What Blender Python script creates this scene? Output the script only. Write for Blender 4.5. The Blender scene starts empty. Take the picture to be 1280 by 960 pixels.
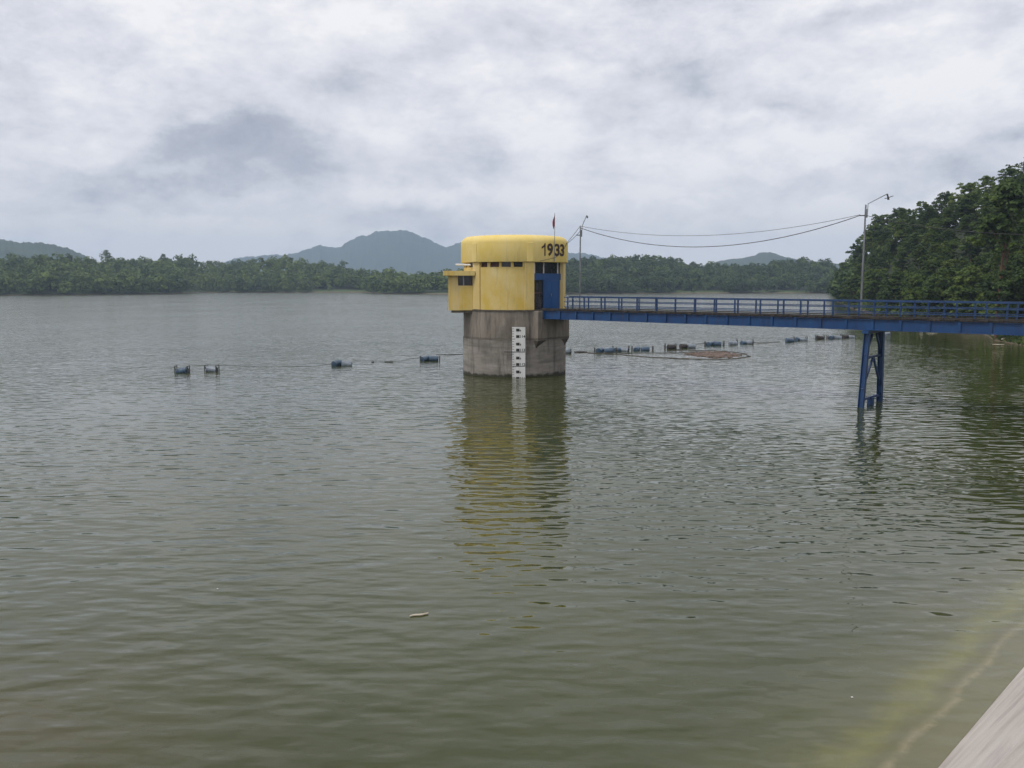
import bpy, math, random
import numpy as np
from mathutils import Vector, Matrix

random.seed(7); rng = np.random.default_rng(11)
sc = bpy.context.scene
COL = sc.collection
R = math.radians

# ------------------------------------------------------------------ camera
F, CX, CY, HORZ, H = 1050.0, 640.0, 480.0, 354.0, 7.0
PITCH = math.atan((CY - HORZ) / F)
cam_d = bpy.data.cameras.new('camera'); cam = bpy.data.objects.new('camera', cam_d); COL.objects.link(cam)
cam_d.sensor_width = 36; cam_d.lens = 36 * F / 1280; cam_d.clip_start = .1; cam_d.clip_end = 20000
cam.location = (0, 0, H); cam.rotation_euler = (math.pi / 2 - PITCH, 0, 0); sc.camera = cam

def ray(px, py):
    u, v = (px - CX) / F, -(py - CY) / F
    d = Vector((u, math.cos(PITCH) + v * math.sin(PITCH), -math.sin(PITCH) + v * math.cos(PITCH)))
    return d.normalized()
def at_z(px, py, z=0.0):
    d = ray(px, py); t = (z - H) / d.z
    return Vector((0, 0, H)) + d * t
def az_el(px, py):
    d = ray(px, py); return math.atan2(d.x, d.y), math.asin(d.z)

# ------------------------------------------------------------------ tagging
def tag(o, label=None, cat=None, group=None, kind=None):
    if label: o['label'] = label
    if cat: o['category'] = cat
    if group: o['group'] = group
    if kind: o['kind'] = kind
    return o
def empty(name, loc=(0, 0, 0), rz=0, label=None, cat=None, group=None):
    o = bpy.data.objects.new(name, None); COL.objects.link(o)
    o.location = loc; o.rotation_euler = (0, 0, rz); o.empty_display_size = .3
    return tag(o, label, cat, group)
def copy_tree(o, parent=None):
    c = o.copy(); COL.objects.link(c)
    if parent: c.parent = parent
    for ch in [x for x in list(COL.objects) if x.parent == o]: copy_tree(ch, c)
    return c

class MB:
    def __init__(s): s.v = []; s.f = []
    def box(s, c, size, rz=0.0, M=None):
        hx, hy, hz = [q / 2 for q in size]; b = len(s.v)
        for dx, dy, dz in ((-1,-1,-1),(1,-1,-1),(1,1,-1),(-1,1,-1),(-1,-1,1),(1,-1,1),(1,1,1),(-1,1,1)):
            p = Vector((dx * hx, dy * hy, dz * hz))
            if rz: p = Matrix.Rotation(rz, 3, 'Z') @ p
            if M: p = M @ p
            s.v.append(tuple(p + Vector(c)))
        s.f += [tuple(b + i for i in q) for q in ((0,3,2,1),(4,5,6,7),(0,1,5,4),(1,2,6,5),(2,3,7,6),(3,0,4,7))]
        return s
    def bar(s, a, b_, w, h=None, up=(0, 0, 1)):
        """rectangular bar from a to b"""
        a, b_ = Vector(a), Vector(b_); h = h or w
        d = (b_ - a); L = d.length; d.normalize()
        up = Vector(up)
        if abs(d.dot(up)) > .98: up = Vector((0, 1, 0))
        x = d.cross(up).normalized(); z = x.cross(d).normalized()
        M = Matrix((x, d, z)).transposed()
        return s.box((a + b_) / 2, (w, L, h), M=M)
    def tube(s, pts, r, n=8, cap=True):
        pts = [Vector(p) for p in pts]; rs = r if isinstance(r, (list, tuple)) else [r] * len(pts)
        b = len(s.v); prev = None
        for i, p in enumerate(pts):
            d = (pts[min(i + 1, len(pts) - 1)] - pts[max(i - 1, 0)]).normalized()
            ref = Vector((0, 0, 1)) if abs(d.z) < .95 else Vector((1, 0, 0))
            if prev is not None:
                x = (prev - d * prev.dot(d)).normalized()
            else: x = d.cross(ref).normalized()
            prev = x; y = d.cross(x).normalized()
            for k in range(n):
                a = 2 * math.pi * k / n
                s.v.append(tuple(p + (x * math.cos(a) + y * math.sin(a)) * rs[i]))
        for i in range(len(pts) - 1):
            for k in range(n):
                k2 = (k + 1) % n
                s.f.append((b + i*n + k, b + i*n + k2, b + (i+1)*n + k2, b + (i+1)*n + k))
        if cap:
            s.f.append(tuple(b + k for k in range(n))[::-1])
            s.f.append(tuple(b + (len(pts)-1)*n + k for k in range(n)))
        return s
    def sector(s, c, r0, r1, a0, a1, z0, z1, n=None):
        """ring sector, angles in degrees measured from -Y towards +X"""
        n = n or max(2, int(abs(a1 - a0) / 4)); b = len(s.v)
        for i in range(n + 1):
            a = R(a0 + (a1 - a0) * i / n)
            for r, z in ((r0, z0), (r1, z0), (r1, z1), (r0, z1)):
                s.v.append((c[0] + r * math.sin(a), c[1] - r * math.cos(a), z))
        for i in range(n):
            for k in range(4):
                k2 = (k + 1) % 4
                s.f.append((b + i*4 + k, b + i*4 + k2, b + (i+1)*4 + k2, b + (i+1)*4 + k))
        s.f.append((b + 3, b + 2, b + 1, b)); s.f.append(tuple(b + n*4 + k for k in range(4)))
        return s
    def lathe(s, c, prof, n=72):
        b = len(s.v)
        for r, z in prof:
            for k in range(n):
                a = 2 * math.pi * k / n
                s.v.append((c[0] + r * math.sin(a), c[1] - r * math.cos(a), z))
        for i in range(len(prof) - 1):
            for k in range(n):
                k2 = (k + 1) % n
                s.f.append((b + i*n + k, b + i*n + k2, b + (i+1)*n + k2, b + (i+1)*n + k))
        s.f.append(tuple(b + k for k in range(n))[::-1]); s.f.append(tuple(b + (len(prof)-1)*n + k for k in range(n)))
        return s
    def prism(s, poly, z0, z1):
        b = len(s.v); n = len(poly)
        for z in (z0, z1):
            for p in poly: s.v.append((p[0], p[1], z))
        s.f.append(tuple(b + i for i in range(n))[::-1]); s.f.append(tuple(b + n + i for i in range(n)))
        for i in range(n): s.f.append((b + i, b + (i+1) % n, b + n + (i+1) % n, b + n + i))
        return s
    def build(s, name, mat, parent=None, smooth=False, bevel=0, loc=None):
        me = bpy.data.meshes.new(name); me.from_pydata(s.v, [], s.f); me.validate(); me.update()
        import bmesh
        bm = bmesh.new(); bm.from_mesh(me); bmesh.ops.recalc_face_normals(bm, faces=bm.faces); bm.to_mesh(me); bm.free()
        o = bpy.data.objects.new(name, me); COL.objects.link(o); me.materials.append(mat)
        if parent: o.parent = parent
        if smooth:
            me.polygons.foreach_set('use_smooth', [True] * len(me.polygons))
            me.set_sharp_from_angle(angle=R(38))
        if bevel:
            m = o.modifiers.new('bevel', 'BEVEL'); m.width = bevel; m.segments = 2; m.limit_method = 'ANGLE'
        if loc: o.location = loc
        return o
def base_at(o, p):
    """move the origin of a world-built thing to p"""
    p = Vector(p)
    if o.type == 'MESH': o.data.transform(Matrix.Translation(-p))
    o.location = p
    return o

# ------------------------------------------------------------------ materials
def newmat(name):
    m = bpy.data.materials.new(name); m.use_nodes = True
    nt = m.node_tree; return m, nt, nt.nodes['Principled BSDF']
class NT:
    def __init__(s, nt): s.nt = nt
    def n(s, t, **kw):
        x = s.nt.nodes.new(t)
        for k, v in kw.items():
            if k.startswith('i_'): x.inputs[k[2:].replace('_', ' ')].default_value = v
            else: setattr(x, k, v)
        return x
    def l(s, a, b): s.nt.links.new(a, b)
    def math(s, op, a, b=None, c=None, clamp=False):
        x = s.nt.nodes.new('ShaderNodeMath'); x.operation = op; x.use_clamp = clamp
        for i, q in enumerate((a, b, c)):
            if q is None: continue
            if isinstance(q, (int, float)): x.inputs[i].default_value = q
            else: s.l(q, x.inputs[i])
        return x.outputs[0]
    def ramp(s, fac, stops, interp='LINEAR'):
        x = s.nt.nodes.new('ShaderNodeValToRGB'); x.color_ramp.interpolation = interp
        e = x.color_ramp.elements
        while len(e) < len(stops): e.new(.5)
        for el, (p, c) in zip(e, stops):
            el.position = p; el.color = (c[0], c[1], c[2], 1) if len(c) == 3 else c
        s.l(fac, x.inputs[0]); return x.outputs[0]
    def mix(s, fac, a, b, mode='MIX'):
        x = s.nt.nodes.new('ShaderNodeMix'); x.data_type = 'RGBA'; x.blend_type = mode
        for i, q in ((0, fac), (6, a), (7, b)):
            if isinstance(q, (int, float)): x.inputs[i].default_value = q
            elif isinstance(q, (tuple, list)): x.inputs[i].default_value = (*q[:3], 1)
            else: s.l(q, x.inputs[i])
        return x.outputs[2]
    def noise(s, scale, detail=4, rough=.55, vec=None, mp=(1, 1, 1), rot=(0, 0, 0), dist=0, col=False):
        if vec is None: vec = s.nt.nodes.new('ShaderNodeNewGeometry').outputs['Position']
        m = s.nt.nodes.new('ShaderNodeMapping'); m.inputs['Scale'].default_value = mp; m.inputs['Rotation'].default_value = rot
        s.l(vec, m.inputs[0])
        x = s.nt.nodes.new('ShaderNodeTexNoise'); x.inputs['Scale'].default_value = scale
        x.inputs['Detail'].default_value = detail; x.inputs['Roughness'].default_value = rough; x.inputs['Distortion'].default_value = dist
        s.l(m.outputs[0], x.inputs['Vector']); return x.outputs[1 if col else 0]

def worn(name, c1, c2, scale=2.0, rough=.7, mp=(1, 1, .25), dirt=None, dirt_amt=.4, bump=.01, metal=0, lo=.35, hi=.65):
    m, nt, p = newmat(name); t = NT(nt)
    n1 = t.noise(scale, 6, .62, mp=mp)
    col = t.ramp(n1, [(lo, c1), (hi, c2)])
    if dirt:
        n2 = t.noise(scale * 2.7, 7, .7, mp=(1.6, 1.6, .16))
        f = t.ramp(n2, [(.55, (0, 0, 0)), (.72, (dirt_amt,) * 3)])
        col = t.mix(f, col, dirt)
    t.l(col, p.inputs['Base Color']); p.inputs['Roughness'].default_value = rough; p.inputs['Metallic'].default_value = metal
    if bump:
        b = t.n('ShaderNodeBump'); b.inputs['Distance'].default_value = bump; b.inputs['Strength'].default_value = .6
        t.l(t.noise(scale * 9, 5, .6), b.inputs['Height']); t.l(b.outputs[0], p.inputs['Normal'])
    return m

M = {}
M['yellow'] = worn('yellow_paint', (.60, .42, .085), (.66, .53, .24), .9, .75, (1, 1, .6), (.24, .18, .09), .4)
M['yellow_roof'] = worn('yellow_roof_paint', (.75, .56, .14), (.78, .62, .25), .9, .65, (1, 1, .6), (.34, .26, .12), .35)
M['yellow_pale'] = worn('faded_yellow_paint', (.62, .44, .12), (.66, .52, .25), 1.6, .75, (1, 1, .2), (.30, .22, .10), .4)
M['blue'] = worn('blue_paint', (.005, .036, .125), (.009, .060, .18), 1.3, .42, (1, 1, .5), (.05, .032, .022), .85)
M['blue_door'] = worn('blue_door_paint', (.005, .052, .17), (.007, .070, .23), 1.5, .4, (1, 1, .3), (.02, .04, .1), .4)
M['blue_dark'] = worn('blue_rail_paint', (.007, .032, .10), (.010, .048, .15), 1.5, .5, (1, 1, 1), (.05, .04, .04), .4)
M['deck'] = worn('weathered_deck', (.018, .016, .015), (.05, .04, .034), 2.5, .9, (1, 1, 1), (.12, .10, .06), .4, .02)
M['dark_glass'] = worn('dark_window_glass', (.012, .014, .016), (.03, .028, .026), 2, .12, (1, 1, 1), bump=0)
M['maroon'] = worn('maroon_frame', (.05, .02, .018), (.09, .035, .03), 2, .6)
M['white'] = worn('white_paint', (.62, .62, .60), (.75, .75, .73), 2, .5, (1, 1, .3), (.35, .33, .28), .4)
M['black'] = worn('black_paint', (.012, .012, .013), (.03, .025, .022), 6, .6, (1, 1, 1), bump=0)
M['digit'] = worn('peeling_digit_paint', (.02, .012, .010), (.07, .035, .025), 9, .7, (1, 1, 1), bump=0)
M['steel'] = worn('galvanised_steel', (.16, .17, .18), (.30, .31, .32), 3, .45, (1, 1, .3), metal=.5, bump=0)
M['rubber'] = worn('cable_rubber', (.015, .015, .016), (.03, .03, .03), 3, .6, bump=0)
M['flag'] = worn('red_flag_cloth', (.26, .02, .035), (.36, .04, .06), 3, .9, bump=0)
M['drum'] = worn('blue_plastic_drum', (.028, .058, .10), (.065, .11, .17), 2.5, .3, (1, 1, 1), (.12, .12, .10), .6, .004)
M['drum_pale'] = worn('pale_plastic_drum', (.10, .13, .16), (.24, .27, .31), 2.5, .35, (1, 1, 1), (.12, .11, .09), .6, .004)
M['drum_rust'] = worn('rusty_drum', (.022, .020, .020), (.06, .05, .045), 3, .7, (1, 1, 1), (.05, .04, .03), .6, .004)
M['frame'] = worn('wet_steel_frame', (.025, .027, .03), (.07, .07, .07), 4, .5, bump=0)
M['rope'] = worn('wet_rope', (.05, .045, .04), (.12, .11, .09), 4, .9, bump=0)
M['wood'] = worn('pale_driftwood', (.42, .36, .27), (.62, .56, .46), 5, .8, (1, 1, 1))
M['litter'] = worn('reddish_litter', (.09, .06, .045), (.26, .19, .155), 1.5, .9, (1, 1, 1), bump=0)
M['rock'] = worn('pale_rock', (.20, .18, .15), (.42, .39, .33), 1.5, .9, (1, 1, 1), bump=.03)
M['bark'] = worn('bark', (.07, .05, .035), (.14, .10, .07), 3, .9, (1, 1, .2), bump=.03)
M['bark_red'] = worn('red_brown_bark', (.10, .05, .03), (.17, .09, .055), 3, .9, (1, 1, .2), bump=.03)

def concrete_tower():
    m, nt, p = newmat('stained_tower_concrete'); t = NT(nt)
    pos = t.n('ShaderNodeNewGeometry').outputs['Position']
    sx = t.n('ShaderNodeSeparateXYZ'); t.l(pos, sx.inputs[0]); z = sx.outputs[2]
    up = t.ramp(t.noise(1.4, 7, .65, mp=(1, 1, .22)), [(.3, (.12, .10, .08)), (.52, (.22, .19, .155)), (.72, (.32, .28, .235))])
    lo = t.ramp(t.noise(1.0, 7, .62, mp=(.45, .45, 2.4)), [(.3, (.15, .135, .115)), (.55, (.26, .235, .205)), (.75, (.36, .33, .29))])
    zz = t.math('ADD', z, t.math('MULTIPLY', t.math('SUBTRACT', t.noise(1.5, 4, .6), .5), .12))
    f = t.math('MULTIPLY', t.math('SUBTRACT', zz, 2.76), 18, clamp=True)
    col = t.mix(f, lo, up)
    # construction joint line, wet algae band at the water
    j = t.math('SUBTRACT', 1.0, t.math('MULTIPLY', t.math('ABSOLUTE', t.math('SUBTRACT', zz, 2.86)), 9), clamp=True)
    col = t.mix(t.math('MULTIPLY', j, .72), col, (.045, .037, .028))
    j2 = t.math('SUBTRACT', 1.0, t.math('MULTIPLY', t.math('ABSOLUTE', t.math('SUBTRACT', zz, 2.25)), 14), clamp=True)
    col = t.mix(t.math('MULTIPLY', j2, .3), col, (.07, .06, .05))
    z3 = t.math('ADD', z, t.math('MULTIPLY', t.math('SUBTRACT', t.noise(2.2, 4, .6), .5), .55))
    w = t.math('MULTIPLY', t.math('SUBTRACT', .30, z3), 6, clamp=True)
    col = t.mix(w, col, (.035, .033, .018))
    # black run-off stains
    s = t.ramp(t.noise(2.1, 6, .65, mp=(1.2, 1.2, .13)), [(.52, (0, 0, 0)), (.70, (.75,) * 3)])
    col = t.mix(s, col, (.05, .042, .034))
    # grey lichen patch
    s2 = t.ramp(t.noise(.55, 5, .6), [(.55, (0, 0, 0)), (.68, (.6,) * 3)])
    col = t.mix(s2, col, (.10, .10, .08))
    t.l(col, p.inputs['Base Color']); p.inputs['Roughness'].default_value = .9
    b = t.n('ShaderNodeBump'); b.inputs['Distance'].default_value = .03; b.inputs['Strength'].default_value = .7
    t.l(t.noise(7, 7, .65), b.inputs['Height']); t.l(b.outputs[0], p.inputs['Normal'])
    return m
M['concrete'] = concrete_tower()
M['concrete_dark'] = worn('blackened_concrete', (.05, .042, .033), (.17, .14, .105), 1.3, .9, (1, 1, .3), (.025, .022, .018), .8, .03)

def leaf_mat(name, dark, mid, light, nscale=.18, trans=.25):
    m, nt, p = newmat(name); t = NT(nt)
    n1 = t.noise(nscale, 4, .6)
    at = t.n('ShaderNodeAttribute', attribute_name='tint').outputs['Fac']
    oi = t.n('ShaderNodeObjectInfo').outputs['Random']
    f = t.math('ADD', t.math('MULTIPLY', n1, .45), t.math('MULTIPLY', at, .4))
    f = t.math('ADD', f, t.math('MULTIPLY', oi, .30))
    col = t.ramp(f, [(.22, dark), (.52, mid), (.86, light)])
    t.l(col, p.inputs['Base Color']); p.inputs['Roughness'].default_value = .6
    p.inputs['Specular IOR Level'].default_value = .25
    tr = t.n('ShaderNodeBsdfTranslucent'); t.l(col, tr.inputs[0])
    ms = t.n('ShaderNodeMixShader'); ms.inputs[0].default_value = trans
    t.l(p.outputs[0], ms.inputs[1]); t.l(tr.outputs[0], ms.inputs[2])
    t.l(ms.outputs[0], nt.nodes['Material Output'].inputs['Surface'])
    return m
M['leaf_far'] = leaf_mat('far_foliage', (.026, .046, .019), (.056, .096, .030), (.145, .20, .05), .035)
M['leaf_near'] = leaf_mat('bank_foliage', (.020, .036, .010), (.054, .090, .019), (.155, .21, .034), .12)

# ------------------------------------------------------------------ world
SUN_EL, SUN_AZ = R(58), R(240)     # azimuth clockwise from +Y : behind and left of the camera
wd = bpy.data.worlds.new('World'); sc.world = wd; wd.use_nodes = True
t = NT(wd.node_tree); bg = wd.node_tree.nodes['Background']
sky = t.n('ShaderNodeTexSky'); sky.sky_type = 'NISHITA'; sky.sun_disc = False
sky.sun_elevation = SUN_EL; sky.sun_rotation = SUN_AZ
gen = t.n('ShaderNodeTexCoord').outputs['Generated']
sp = t.n('ShaderNodeSeparateXYZ'); t.l(gen, sp.inputs[0])
az = t.math('ARCTAN2', sp.outputs[0], sp.outputs[1]); el = t.math('ARCSINE', sp.outputs[2])
wA = t.noise(5, 9, .66, vec=gen, mp=(1, 1, 1.8)); wB = t.noise(5, 9, .66, vec=gen, mp=(1.1, 1, 2), rot=(.5, .3, 1))
azd = t.math('ADD', az, t.math('MULTIPLY', t.math('SUBTRACT', wA, .5), .22))
eld = t.math('ADD', el, t.math('MULTIPLY', t.math('SUBTRACT', wB, .5), .11))
def blob(px, py, w, h, amp):
    a0, e0 = az_el(px, py)
    x = t.math('MULTIPLY', t.math('SUBTRACT', azd, a0), F / w); y = t.math('MULTIPLY', t.math('SUBTRACT', eld, e0), F / h)
    r2 = t.math('ADD', t.math('MULTIPLY', x, x), t.math('MULTIPLY', y, y))
    return t.math('MULTIPLY', t.math('EXPONENT', t.math('MULTIPLY', r2, -1.0)), amp)
blobs = [(310, 195, 135, 42, .50), (400, 90, 110, 42, .26), (585, 205, 75, 42, .32), (130, 238, 90, 25, .34), (480, 275, 110, 22, .30),
         (900, 110, 150, 48, .26), (70, 20, 150, 20, .22), (610, 40, 110, 40, .22), (1130, 10, 150, 22, .25),
         (1040, 215, 160, 16, .22), (1180, 235, 130, 18, .26), (1250, 175, 50, 16, .26), (760, 150, 60, 30, .12),
         (250, 270, 70, 14, .2), (1000, 150, 60, 25, .12), (820, 270, 130, 12, .12), (560, 300, 60, 15, .2),
         (85, 120, 130, 45, -.20), (540, 250, 60, 14, -.16), (760, 230, 90, 35, -.14), (250, 50, 120, 40, -.14), (1150, 110, 110, 45, -.12),
         (360, 290, 120, 20, -.10), (930, 175, 80, 14, -.16), (860, 60, 60, 25, -.12), (1240, 60, 60, 40, -.1)]
tot = None
for b_ in blobs:
    q = blob(*b_); tot = q if tot is None else t.math('ADD', tot, q)
fine = t.noise(3.6, 12, .66, vec=gen, mp=(1, 1, 2.2), dist=.15)
fine2 = t.noise(10, 12, .70, vec=gen, mp=(1, 1, 1.9), dist=.1)
det = t.math('ADD', t.math('MULTIPLY', t.math('SUBTRACT', fine, .5), 1.5), t.math('MULTIPLY', t.math('SUBTRACT', fine2, .5), 1.25))
bil = t.noise(6.5, 10, .6, vec=gen, mp=(1, 1, 1.7), dist=.1)
bil = t.math('ABSOLUTE', t.math('SUBTRACT', t.math('MULTIPLY', bil, 2.0), 1.0))
det = t.math('ADD', det, t.math('MULTIPLY', t.math('SUBTRACT', bil, .16), .75))
# broken edges of the grey masses
pos_ = t.math('MULTIPLY', tot, t.math('ADD', .35, t.math('MULTIPLY', fine2, 1.3)))
sm = t.n('ShaderNodeMapRange', interpolation_type='SMOOTHSTEP'); sm.inputs['From Min'].default_value = .10; sm.inputs['From Max'].default_value = .28
sm.inputs['To Min'].default_value = 0; sm.inputs['To Max'].default_value = .26; t.l(pos_, sm.inputs['Value'])
tt = t.math('ADD', t.math('MULTIPLY', pos_, .45), sm.outputs[0])
br = t.math('SUBTRACT', t.math('ADD', .80, det), tt)
hz = t.math('MULTIPLY', t.math('SUBTRACT', .20, el), 1.0, clamp=True)
br = t.math('SUBTRACT', br, t.math('MULTIPLY', hz, -1.0))
ccol = t.ramp(br, [(.02, (3.5, 3.75, 4.45)), (.28, (4.65, 4.85, 5.5)), (.50, (6.3, 6.4, 6.95)), (.70, (7.4, 7.4, 7.85)), (1.0, (8.9, 8.75, 8.9))])
scol = t.mix(.96, sky.outputs[0], ccol)
t.l(scol, bg.inputs[0]); bg.inputs[1].default_value = .1

sun_d = bpy.data.lights.new('sun', 'SUN'); sun = bpy.data.objects.new('sun', sun_d); COL.objects.link(sun)
sun_d.energy = 1.5; sun_d.angle = R(14); sun_d.color = (1, .96, .9)
sd = Vector((math.sin(SUN_AZ) * math.cos(SUN_EL), math.cos(SUN_AZ) * math.cos(SUN_EL), math.sin(SUN_EL)))
sun.rotation_euler = sd.to_track_quat('Z', 'Y').to_euler(); sun.location = (0, 0, 60)
vs = sc.view_settings; vs.view_transform = 'Standard'; vs.look = 'None'; vs.gamma = 1; vs.use_curve_mapping = False; vs.exposure = 0.22

# ------------------------------------------------------------------ key frames of the place
E1, E2 = at_z(1172, 960), at_z(1280, 833)
ED = (E2 - E1).normalized()                       # along the dam
EN = Vector((ED.y, -ED.x, 0))                     # towards the land side
EOFF = EN.dot(E1)                                 # water edge offset (negative)
BD = Vector((.757, -.654, 0)).normalized()        # bridge direction, from the tower towards the dam
BN = Vector((-BD.y, BD.x, 0))                     # across the bridge, away from the camera
B0 = Vector((2.37, 62.7, 0))
TC = (0.19, 66.3)

def tab(pairs):
    xs = [p[0] for p in pairs]; ys = [p[1] for p in pairs]
    return lambda x: np.interp(x, xs, ys)
def px_az(px): return math.degrees(math.atan2((px - CX) / F, math.cos(PITCH)))
# shoreline: distance from the camera's foot as a function of azimuth (deg)
sh = [(-180, 320), (-100, 430), (-60, 470)]
for px, py in ((-200, 369.3), (0, 369), (110, 368.8), (140, 368.2), (225, 367.3), (262, 365.8), (455, 365.7), (475, 367), (560, 368), (700, 367.4), (830, 367), (900, 366.6), (1034, 366.4),
               (1042, 378), (1058, 386), (1080, 391), (1100, 396), (1130, 403), (1160, 409), (1200, 414), (1228, 418), (1238, 425), (1280, 433), (1330, 436)):
    p = at_z(px, py); sh.append((px_az(px), math.hypot(p.x, p.y)))
sh += [(38, 96), (45, 86), (52, 84), (60, 100), (90, 160), (140, 300), (180, 320)]
rs_f = tab(sh)
# top of the tree line as pixel rows -> crest height of the ground
crest = [(-200, 322), (0, 324), (60, 321), (130, 322), (200, 323), (240, 321), (280, 325), (340, 322), (370, 321), (420, 326), (460, 333), (510, 338), (560, 337),
         (600, 333), (660, 324), (710, 318), (760, 316), (830, 316), (850, 321), (870, 326), (930, 325), (960, 321), (1000, 320), (1034, 322)]
crest_r = [(1042, 338), (1055, 322), (1066, 301), (1076, 284), (1094, 269), (1130, 259), (1171, 244), (1205, 228), (1228, 219), (1270, 196), (1330, 180), (1450, 165), (1700, 170)]
cf_far = tab([(px_az(a), b) for a, b in crest]); cf_near = tab([(px_az(a), b) for a, b in crest_r])
AZ_CAPE = px_az(1038)
DEPTH_F, DEPTH_N = 120.0, 78.0
def smooth(x): x = np.clip(x, 0, 1); return x * x * (3 - 2 * x)
def ground_h(x, y):
    x = np.asarray(x, float); y = np.asarray(y, float)
    r = np.hypot(x, y); a = np.degrees(np.arctan2(x, y))
    wob = np.sin(x * .09 + 1.3 * np.sin(y * .05)) * 1.2 + np.sin(y * .13 + x * .04) * .8
    rs = rs_f(a) + wob * np.clip(rs_f(a) / 300, .2, 2)
    d = r - rs
    near = a > AZ_CAPE
    top = np.where(near, cf_near(a), cf_far(a))
    dep = np.where(near, DEPTH_N, DEPTH_F); th = np.where(near, 12.0, 13.6)
    hc = H + (HORZ - top) / F * (rs + dep) - th
    hc = np.clip(hc, 1.5, 60)
    side = np.where(np.abs(a) > 60, .5, 1.0)
    up = smooth(d / dep) * .45 + np.clip(d / dep, 0, 1) * .55
    fall = 1 - smooth((d - dep - 20) / 400) * .75
    land = np.where(d < 10, d * .055, .55) + np.where(d > 0, hc * up * fall * side, 0)
    land = land + np.where(d > 25, np.sin(x * .05) * np.cos(y * .043) * .8, 0)
    bed = np.maximum(-4.5, d * .3)
    h = np.where(d < 0, bed, land)
    n = x * EN.x + y * EN.y
    behind = (n > -1) & (d < 6)
    h = np.where(behind, 1.0 + .2 * np.sin(x * .1), h)
    return h

def grid_object(name, X, Y, Z, mat):
    nr, na = X.shape
    v = np.stack([X, Y, Z], -1).reshape(-1, 3)
    i = np.arange(nr - 1)[:, None] * na + np.arange(na - 1)[None, :]
    f = np.stack([i, i + 1, i + na + 1, i + na], -1).reshape(-1, 4)
    return raw_mesh(name, v, f, mat, True)
def raw_mesh(name, v, f, mat, smooth_=False, tint=None, parent=None):
    me = bpy.data.meshes.new(name)
    me.vertices.add(len(v)); me.vertices.foreach_set('co', np.ascontiguousarray(v, dtype=np.float32).ravel())
    nf, k = f.shape
    me.loops.add(nf * k); me.loops.foreach_set('vertex_index', np.ascontiguousarray(f, dtype=np.int32).ravel())
    me.polygons.add(nf); me.polygons.foreach_set('loop_start', np.arange(0, nf * k, k, dtype=np.int32))
    if smooth_: me.polygons.foreach_set('use_smooth', np.ones(nf, dtype=bool))
    me.update(calc_edges=True)
    if tint is not None:
        at = me.attributes.new('tint', 'FLOAT', 'FACE'); at.data.foreach_set('value', np.ascontiguousarray(tint, dtype=np.float32))
    me.materials.append(mat)
    o = bpy.data.objects.new(name, me); COL.objects.link(o)
    if parent: o.parent = parent
    return o

# ------------------------------------------------------------------ ground
def ground_mat():
    m, nt, p = newmat('ground_soil_and_grass'); t = NT(nt)
    pos = t.n('ShaderNodeNewGeometry').outputs['Position']
    s = t.n('ShaderNodeSeparateXYZ'); t.l(pos, s.inputs[0]); z = s.outputs[2]
    zz = t.math('ADD', z, t.math('MULTIPLY', t.math('SUBTRACT', t.noise(.12, 5, .6), .5), 1.3))
    soil = t.ramp(t.noise(.3, 6, .6), [(.3, (.09, .065, .042)), (.7, (.19, .15, .10))])
    grass = t.ramp(t.noise(.2, 6, .65), [(.3, (.03, .055, .018)), (.5, (.055, .095, .028)), (.75, (.11, .135, .045))])
    col = t.mix(t.math('MULTIPLY', t.math('SUBTRACT', zz, .35), 2.2, clamp=True), soil, grass)
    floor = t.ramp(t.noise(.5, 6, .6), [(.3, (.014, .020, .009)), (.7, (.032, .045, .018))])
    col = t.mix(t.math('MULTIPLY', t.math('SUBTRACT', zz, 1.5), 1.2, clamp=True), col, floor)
    t.l(col, p.inputs['Base Color']); p.inputs['Roughness'].default_value = .95
    return m
M['ground'] = ground_mat()
azs = np.concatenate([np.arange(-180, -42, 3.0), np.arange(-42, 19.5, .5), np.arange(19.5, 36, .2), np.arange(36, 60, 1.0), np.arange(60, 180.1, 3.0)])
rr = np.concatenate([[0.5, 4, 8], np.arange(12, 80, 6.0), np.arange(80, 260, 2.5), np.arange(260, 460, 8.0), np.arange(460, 700, 3.5), np.geomspace(700, 4300, 26)])
A_, R_ = np.meshgrid(np.radians(azs), rr)
X_, Y_ = R_ * np.sin(A_), R_ * np.cos(A_)
g = grid_object('ground', X_, Y_, ground_h(X_, Y_), M['ground']); tag(g, kind='structure')

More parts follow.
